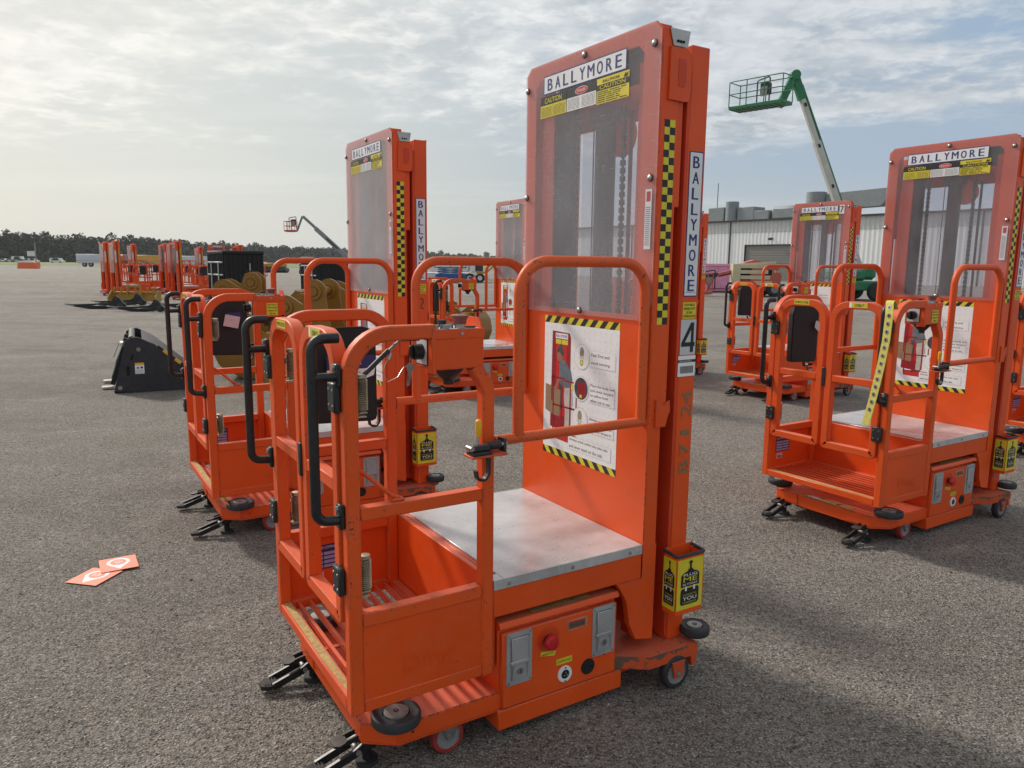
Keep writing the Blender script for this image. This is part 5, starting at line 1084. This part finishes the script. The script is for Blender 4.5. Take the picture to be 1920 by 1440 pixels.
me=bpy.data.meshes.new('gravel'); me.from_pydata(vs,[],fs); me.materials.append(MATS['stone']); o=bpy.data.objects.new('gravel',me); C.objects.link(o); tag(o,'loose pale grit scattered over the yard surface','gravel',kind='stuff')
# leaf-clump wood
rn=random.Random(9)
def crown(vs,fs,cx,cy,cz,rx,rz,n,sz):
    for i in range(n):
        while True:
            p=V((rn.uniform(-1,1),rn.uniform(-1,1),rn.uniform(-1,1)))
            if .25<p.length<1: break
        c_=V((cx+p.x*rx,cy+p.y*rx,cz+p.z*rz)); k=len(vs); s_=sz*rn.uniform(.5,1.3)
        a=V((rn.gauss(0,1),rn.gauss(0,1),rn.gauss(0,1))).normalized(); b_=a.cross(V((rn.gauss(0,1),rn.gauss(0,1),rn.gauss(0,1)))).normalized(); 
        for q in range(5):
            an=2*PI*q/5+rn.uniform(-.3,.3); vs.append(tuple(c_+(a*math.cos(an)+b_*math.sin(an))*s_*rn.uniform(.6,1.1)))
        fs.append((k,k+1,k+2,k+3,k+4))
ctl=[(-1300,345),(-960,362),(-660,452),(-460,600),(-320,690),(-60,1000),(220,1150)]
def dist(px):
    for (a,da),(b_,db) in zip(ctl,ctl[1:]):
        if a<=px<=b_: return da+(db-da)*(px-a)/(b_-a)
vs=[];fs=[]; tv=MB(); px=-1290
while px<200:
    D0=dist(px); 
    for row in range(2):
        D1=D0+row*9+rn.uniform(-3,3); x=px/1409.3*D1; h=rn.uniform(12.2,15.6)*(1 if row else .95)
        if rn.random()<.12: h+=rn.uniform(1,2.2)
        sc=D1/400
        crown(vs,fs,x,D1,h*.80,rn.uniform(2.3,3.6)*sc**.3,h*.20,120,.62*sc**.5)
        if rn.random()<.7: crown(vs,fs,x+rn.uniform(-2,2),D1,h*.62,3.0*sc**.3,h*.20,80,.85*sc**.5)
        crown(vs,fs,x,D1-2,h*.30,4.6*sc**.5,h*.40,150,1.35*sc**.6)
    px+=rn.uniform(9,15)*(1 if px<-500 else .8)
me=bpy.data.meshes.new('tree_line'); me.from_pydata(vs,[],fs); me.materials.append(MATS['pine_leaf']); o=bpy.data.objects.new('tree_line',me); C.objects.link(o); tag(o,'dark pine wood closing the far side of the yard','wood',kind='stuff')
print('tree faces',len(fs))
# ------------------------------------------------------------------ camera
f_,pt,rl=1409.3,R(9.061),R(.594)
fw=V((0,math.cos(pt),-math.sin(pt))); up=V((0,math.sin(pt),math.cos(pt))); rt=V((1,0,0))
r_=rt*math.cos(rl)+up*math.sin(rl); u_=up*math.cos(rl)-rt*math.sin(rl)
cam=bpy.data.cameras.new('camera'); co_=bpy.data.objects.new('camera',cam); C.objects.link(co_)
M=Matrix((( r_.x,u_.x,-fw.x,0),(r_.y,u_.y,-fw.y,0),(r_.z,u_.z,-fw.z,1.42),(0,0,0,1))); co_.matrix_world=M
cam.sensor_width=36; cam.lens=f_/1920*36; cam.clip_start=.05; cam.clip_end=8000; S.camera=co_
# ------------------------------------------------------------------ light and sky
AZ,EL=-50,38
sd=V((math.sin(R(AZ))*math.cos(R(EL)),math.cos(R(AZ))*math.cos(R(EL)),math.sin(R(EL))))
ld=bpy.data.lights.new('sun','SUN'); ld.energy=SUN_E; ld.angle=R(6.5); ld.color=(1,.93,.84); lo=bpy.data.objects.new('sun',ld); C.objects.link(lo); lo.rotation_euler=(-sd).to_track_quat('-Z','Y').to_euler()
w=bpy.data.worlds.new('World'); S.world=w; w.use_nodes=True; t=w.node_tree; bg=t.nodes['Background']
sky=nd(t,'ShaderNodeTexSky'); sky.sky_type='NISHITA'; sky.sun_disc=False; sky.sun_elevation=R(EL); sky.sun_rotation=R(AZ); sky.air_density=1.2; sky.dust_density=2.5
gco=nd(t,'ShaderNodeTexCoord').outputs['Generated']
sx=nd(t,'ShaderNodeSeparateXYZ',{0:gco}); X,Y,Z=sx.outputs
den=mth(t,'ADD',mth(t,'MAXIMUM',Z,0.0),.13)
cp=nd(t,'ShaderNodeCombineXYZ',{0:mth(t,'DIVIDE',X,den),1:mth(t,'DIVIDE',Y,den),2:0.0}).outputs[0]
def wn(sc,det,rg,co=cp,dis=0.0):
    n=nd(t,'ShaderNodeTexNoise',{'Vector':co,'Scale':sc,'Detail':det,'Roughness':rg,'Distortion':dis}); return n.outputs[0]
rot=nd(t,'ShaderNodeMapping',{'Vector':cp,'Rotation':(0,0,R(25)),'Scale':(1,1.1,1),'Location':(5.3,2.2,0)}).outputs[0]
c1=wn(.75,6,.55,rot,.1); c2=wn(2.3,9,.62,rot,.25); c3=wn(7.5,8,.62,rot,.25); c4=wn(20,5,.6,cp,.3)
cov=mth(t,'ADD',mth(t,'ADD',mth(t,'MULTIPLY',c1,.42),mth(t,'MULTIPLY',c2,.34)),mth(t,'ADD',mth(t,'MULTIPLY',c3,.17),mth(t,'MULTIPLY',c4,.07)))
rim=mth(t,'ADD',Z,mth(t,'ADD',mth(t,'MULTIPLY',mth(t,'SUBTRACT',c1,.5),.20),mth(t,'MULTIPLY',mth(t,'SUBTRACT',c3,.5),.05)))
rimx=mth(t,'ADD',rim,mth(t,'MULTIPLY',X,-.02))
deck=mapr(t,rimx,.148,.178,0,1)
clo=mapr(t,cov,.41,.51,0,1)
low=ramp(t,Z,[(0,(.55,.58,.565)),(.06,(.48,.525,.535)),(.14,(.41,.475,.515)),(.3,(.37,.45,.52))]).outputs[0]
wsp=wn(1.2,6,.55,nd(t,'ShaderNodeMapping',{'Vector':cp,'Scale':(.35,1.6,1),'Rotation':(0,0,R(-8))}).outputs[0],.2)
rgt=mapr(t,X,-.15,.5,0,1)
lowc=mix(t,mth(t,'MULTIPLY',rgt,mapr(t,Z,.02,.12,0,.8)),low,(.33,.43,.565))
lowc=mix(t,mth(t,'MULTIPLY',mapr(t,wsp,.50,.66,0,.40),mapr(t,Z,.01,.09,0,1)),lowc,(.62,.66,.68))
gap=mix(t,rgt,(.40,.47,.53),(.32,.43,.565))
cloudcol=mix(t,mapr(t,c2,.38,.58,0,1),(.37,.41,.45),(.70,.725,.745))
cloudcol=mix(t,mapr(t,c3,.45,.60,0,.65),cloudcol,(.95,.955,.95))
cloudcol=mix(t,mapr(t,c4,.45,.62,0,.18),cloudcol,(.42,.46,.50))
upc=mix(t,mth(t,'MULTIPLY',rgt,mapr(t,c1,.35,.65,.2,.75)),cloudcol,(.47,.51,.55)); upc=mix(t,mth(t,'MULTIPLY',clo,.95),gap,upc)
skyc=mix(t,deck,lowc,upc)
# warm veil round the hidden sun
def veilf(az,el,lo,pw):
    s_=tuple(V((math.sin(R(az))*math.cos(R(el)),math.cos(R(az))*math.cos(R(el)),math.sin(R(el)))))
    d_=nd(t,'ShaderNodeVectorMath',{0:gco,1:s_},operation='DOT_PRODUCT').outputs['Value']; return mth(t,'POWER',mapr(t,d_,lo,1.,0,1),pw)
skyc=mix(t,mth(t,'MULTIPLY',veilf(-40,20,.60,1.5),.55),skyc,(.93,.885,.76))
skyc=mix(t,mth(t,'MULTIPLY',veilf(-44,38,.90,1.5),.8),skyc,(1.7,1.62,1.4))
nis=mix(t,1.0,sky.outputs[0],(.13,.13,.13),'MULTIPLY')
fin=mix(t,.92,nis,skyc)
t.links.new(fin,bg.inputs['Color']); bg.inputs['Strength'].default_value=SKY_E
S.view_settings.view_transform='Standard'; S.view_settings.look='None'; S.view_settings.exposure=EXPO; S.view_settings.gamma=1
S.render.engine='CYCLES'; S.cycles.max_bounces=8; S.cycles.transparent_max_bounces=16

def haze_box(dens):
    b=MB(); vs=[(x,y,z) for x in (-2500,2500) for y in (-40,2500) for z in (-1,60)]
    b.add(vs,[(0,1,3,2),(4,6,7,5),(0,4,5,1),(2,3,7,6),(0,2,6,4),(1,5,7,3)],'haze'); o=b.obj('haze'); o['kind']='stuff'
m=bpy.data.materials.new('haze'); m.use_nodes=True; t=m.node_tree; t.nodes.remove(t.nodes['Principled BSDF'])
pv=nd(t,'ShaderNodeVolumePrincipled',{'Color':(.93,.95,.97,1),'Density':HAZE,'Anisotropy':.2}); t.links.new(pv.outputs[0],t.nodes['Material Output'].inputs['Volume']); MATS['haze']=m
if HAZE>0: haze_box(HAZE)

rg=random.Random(4)
for key,o in lifts.items():
    for c_ in bpy.data.objects:
        if c_.parent is o and c_.name.startswith('gate_leaf'): c_.rotation_euler=(0,0,R(rg.uniform(-.2,2.6))*(1 if c_.location.y>0 else -1)) if key!='main' else (0,0,0)
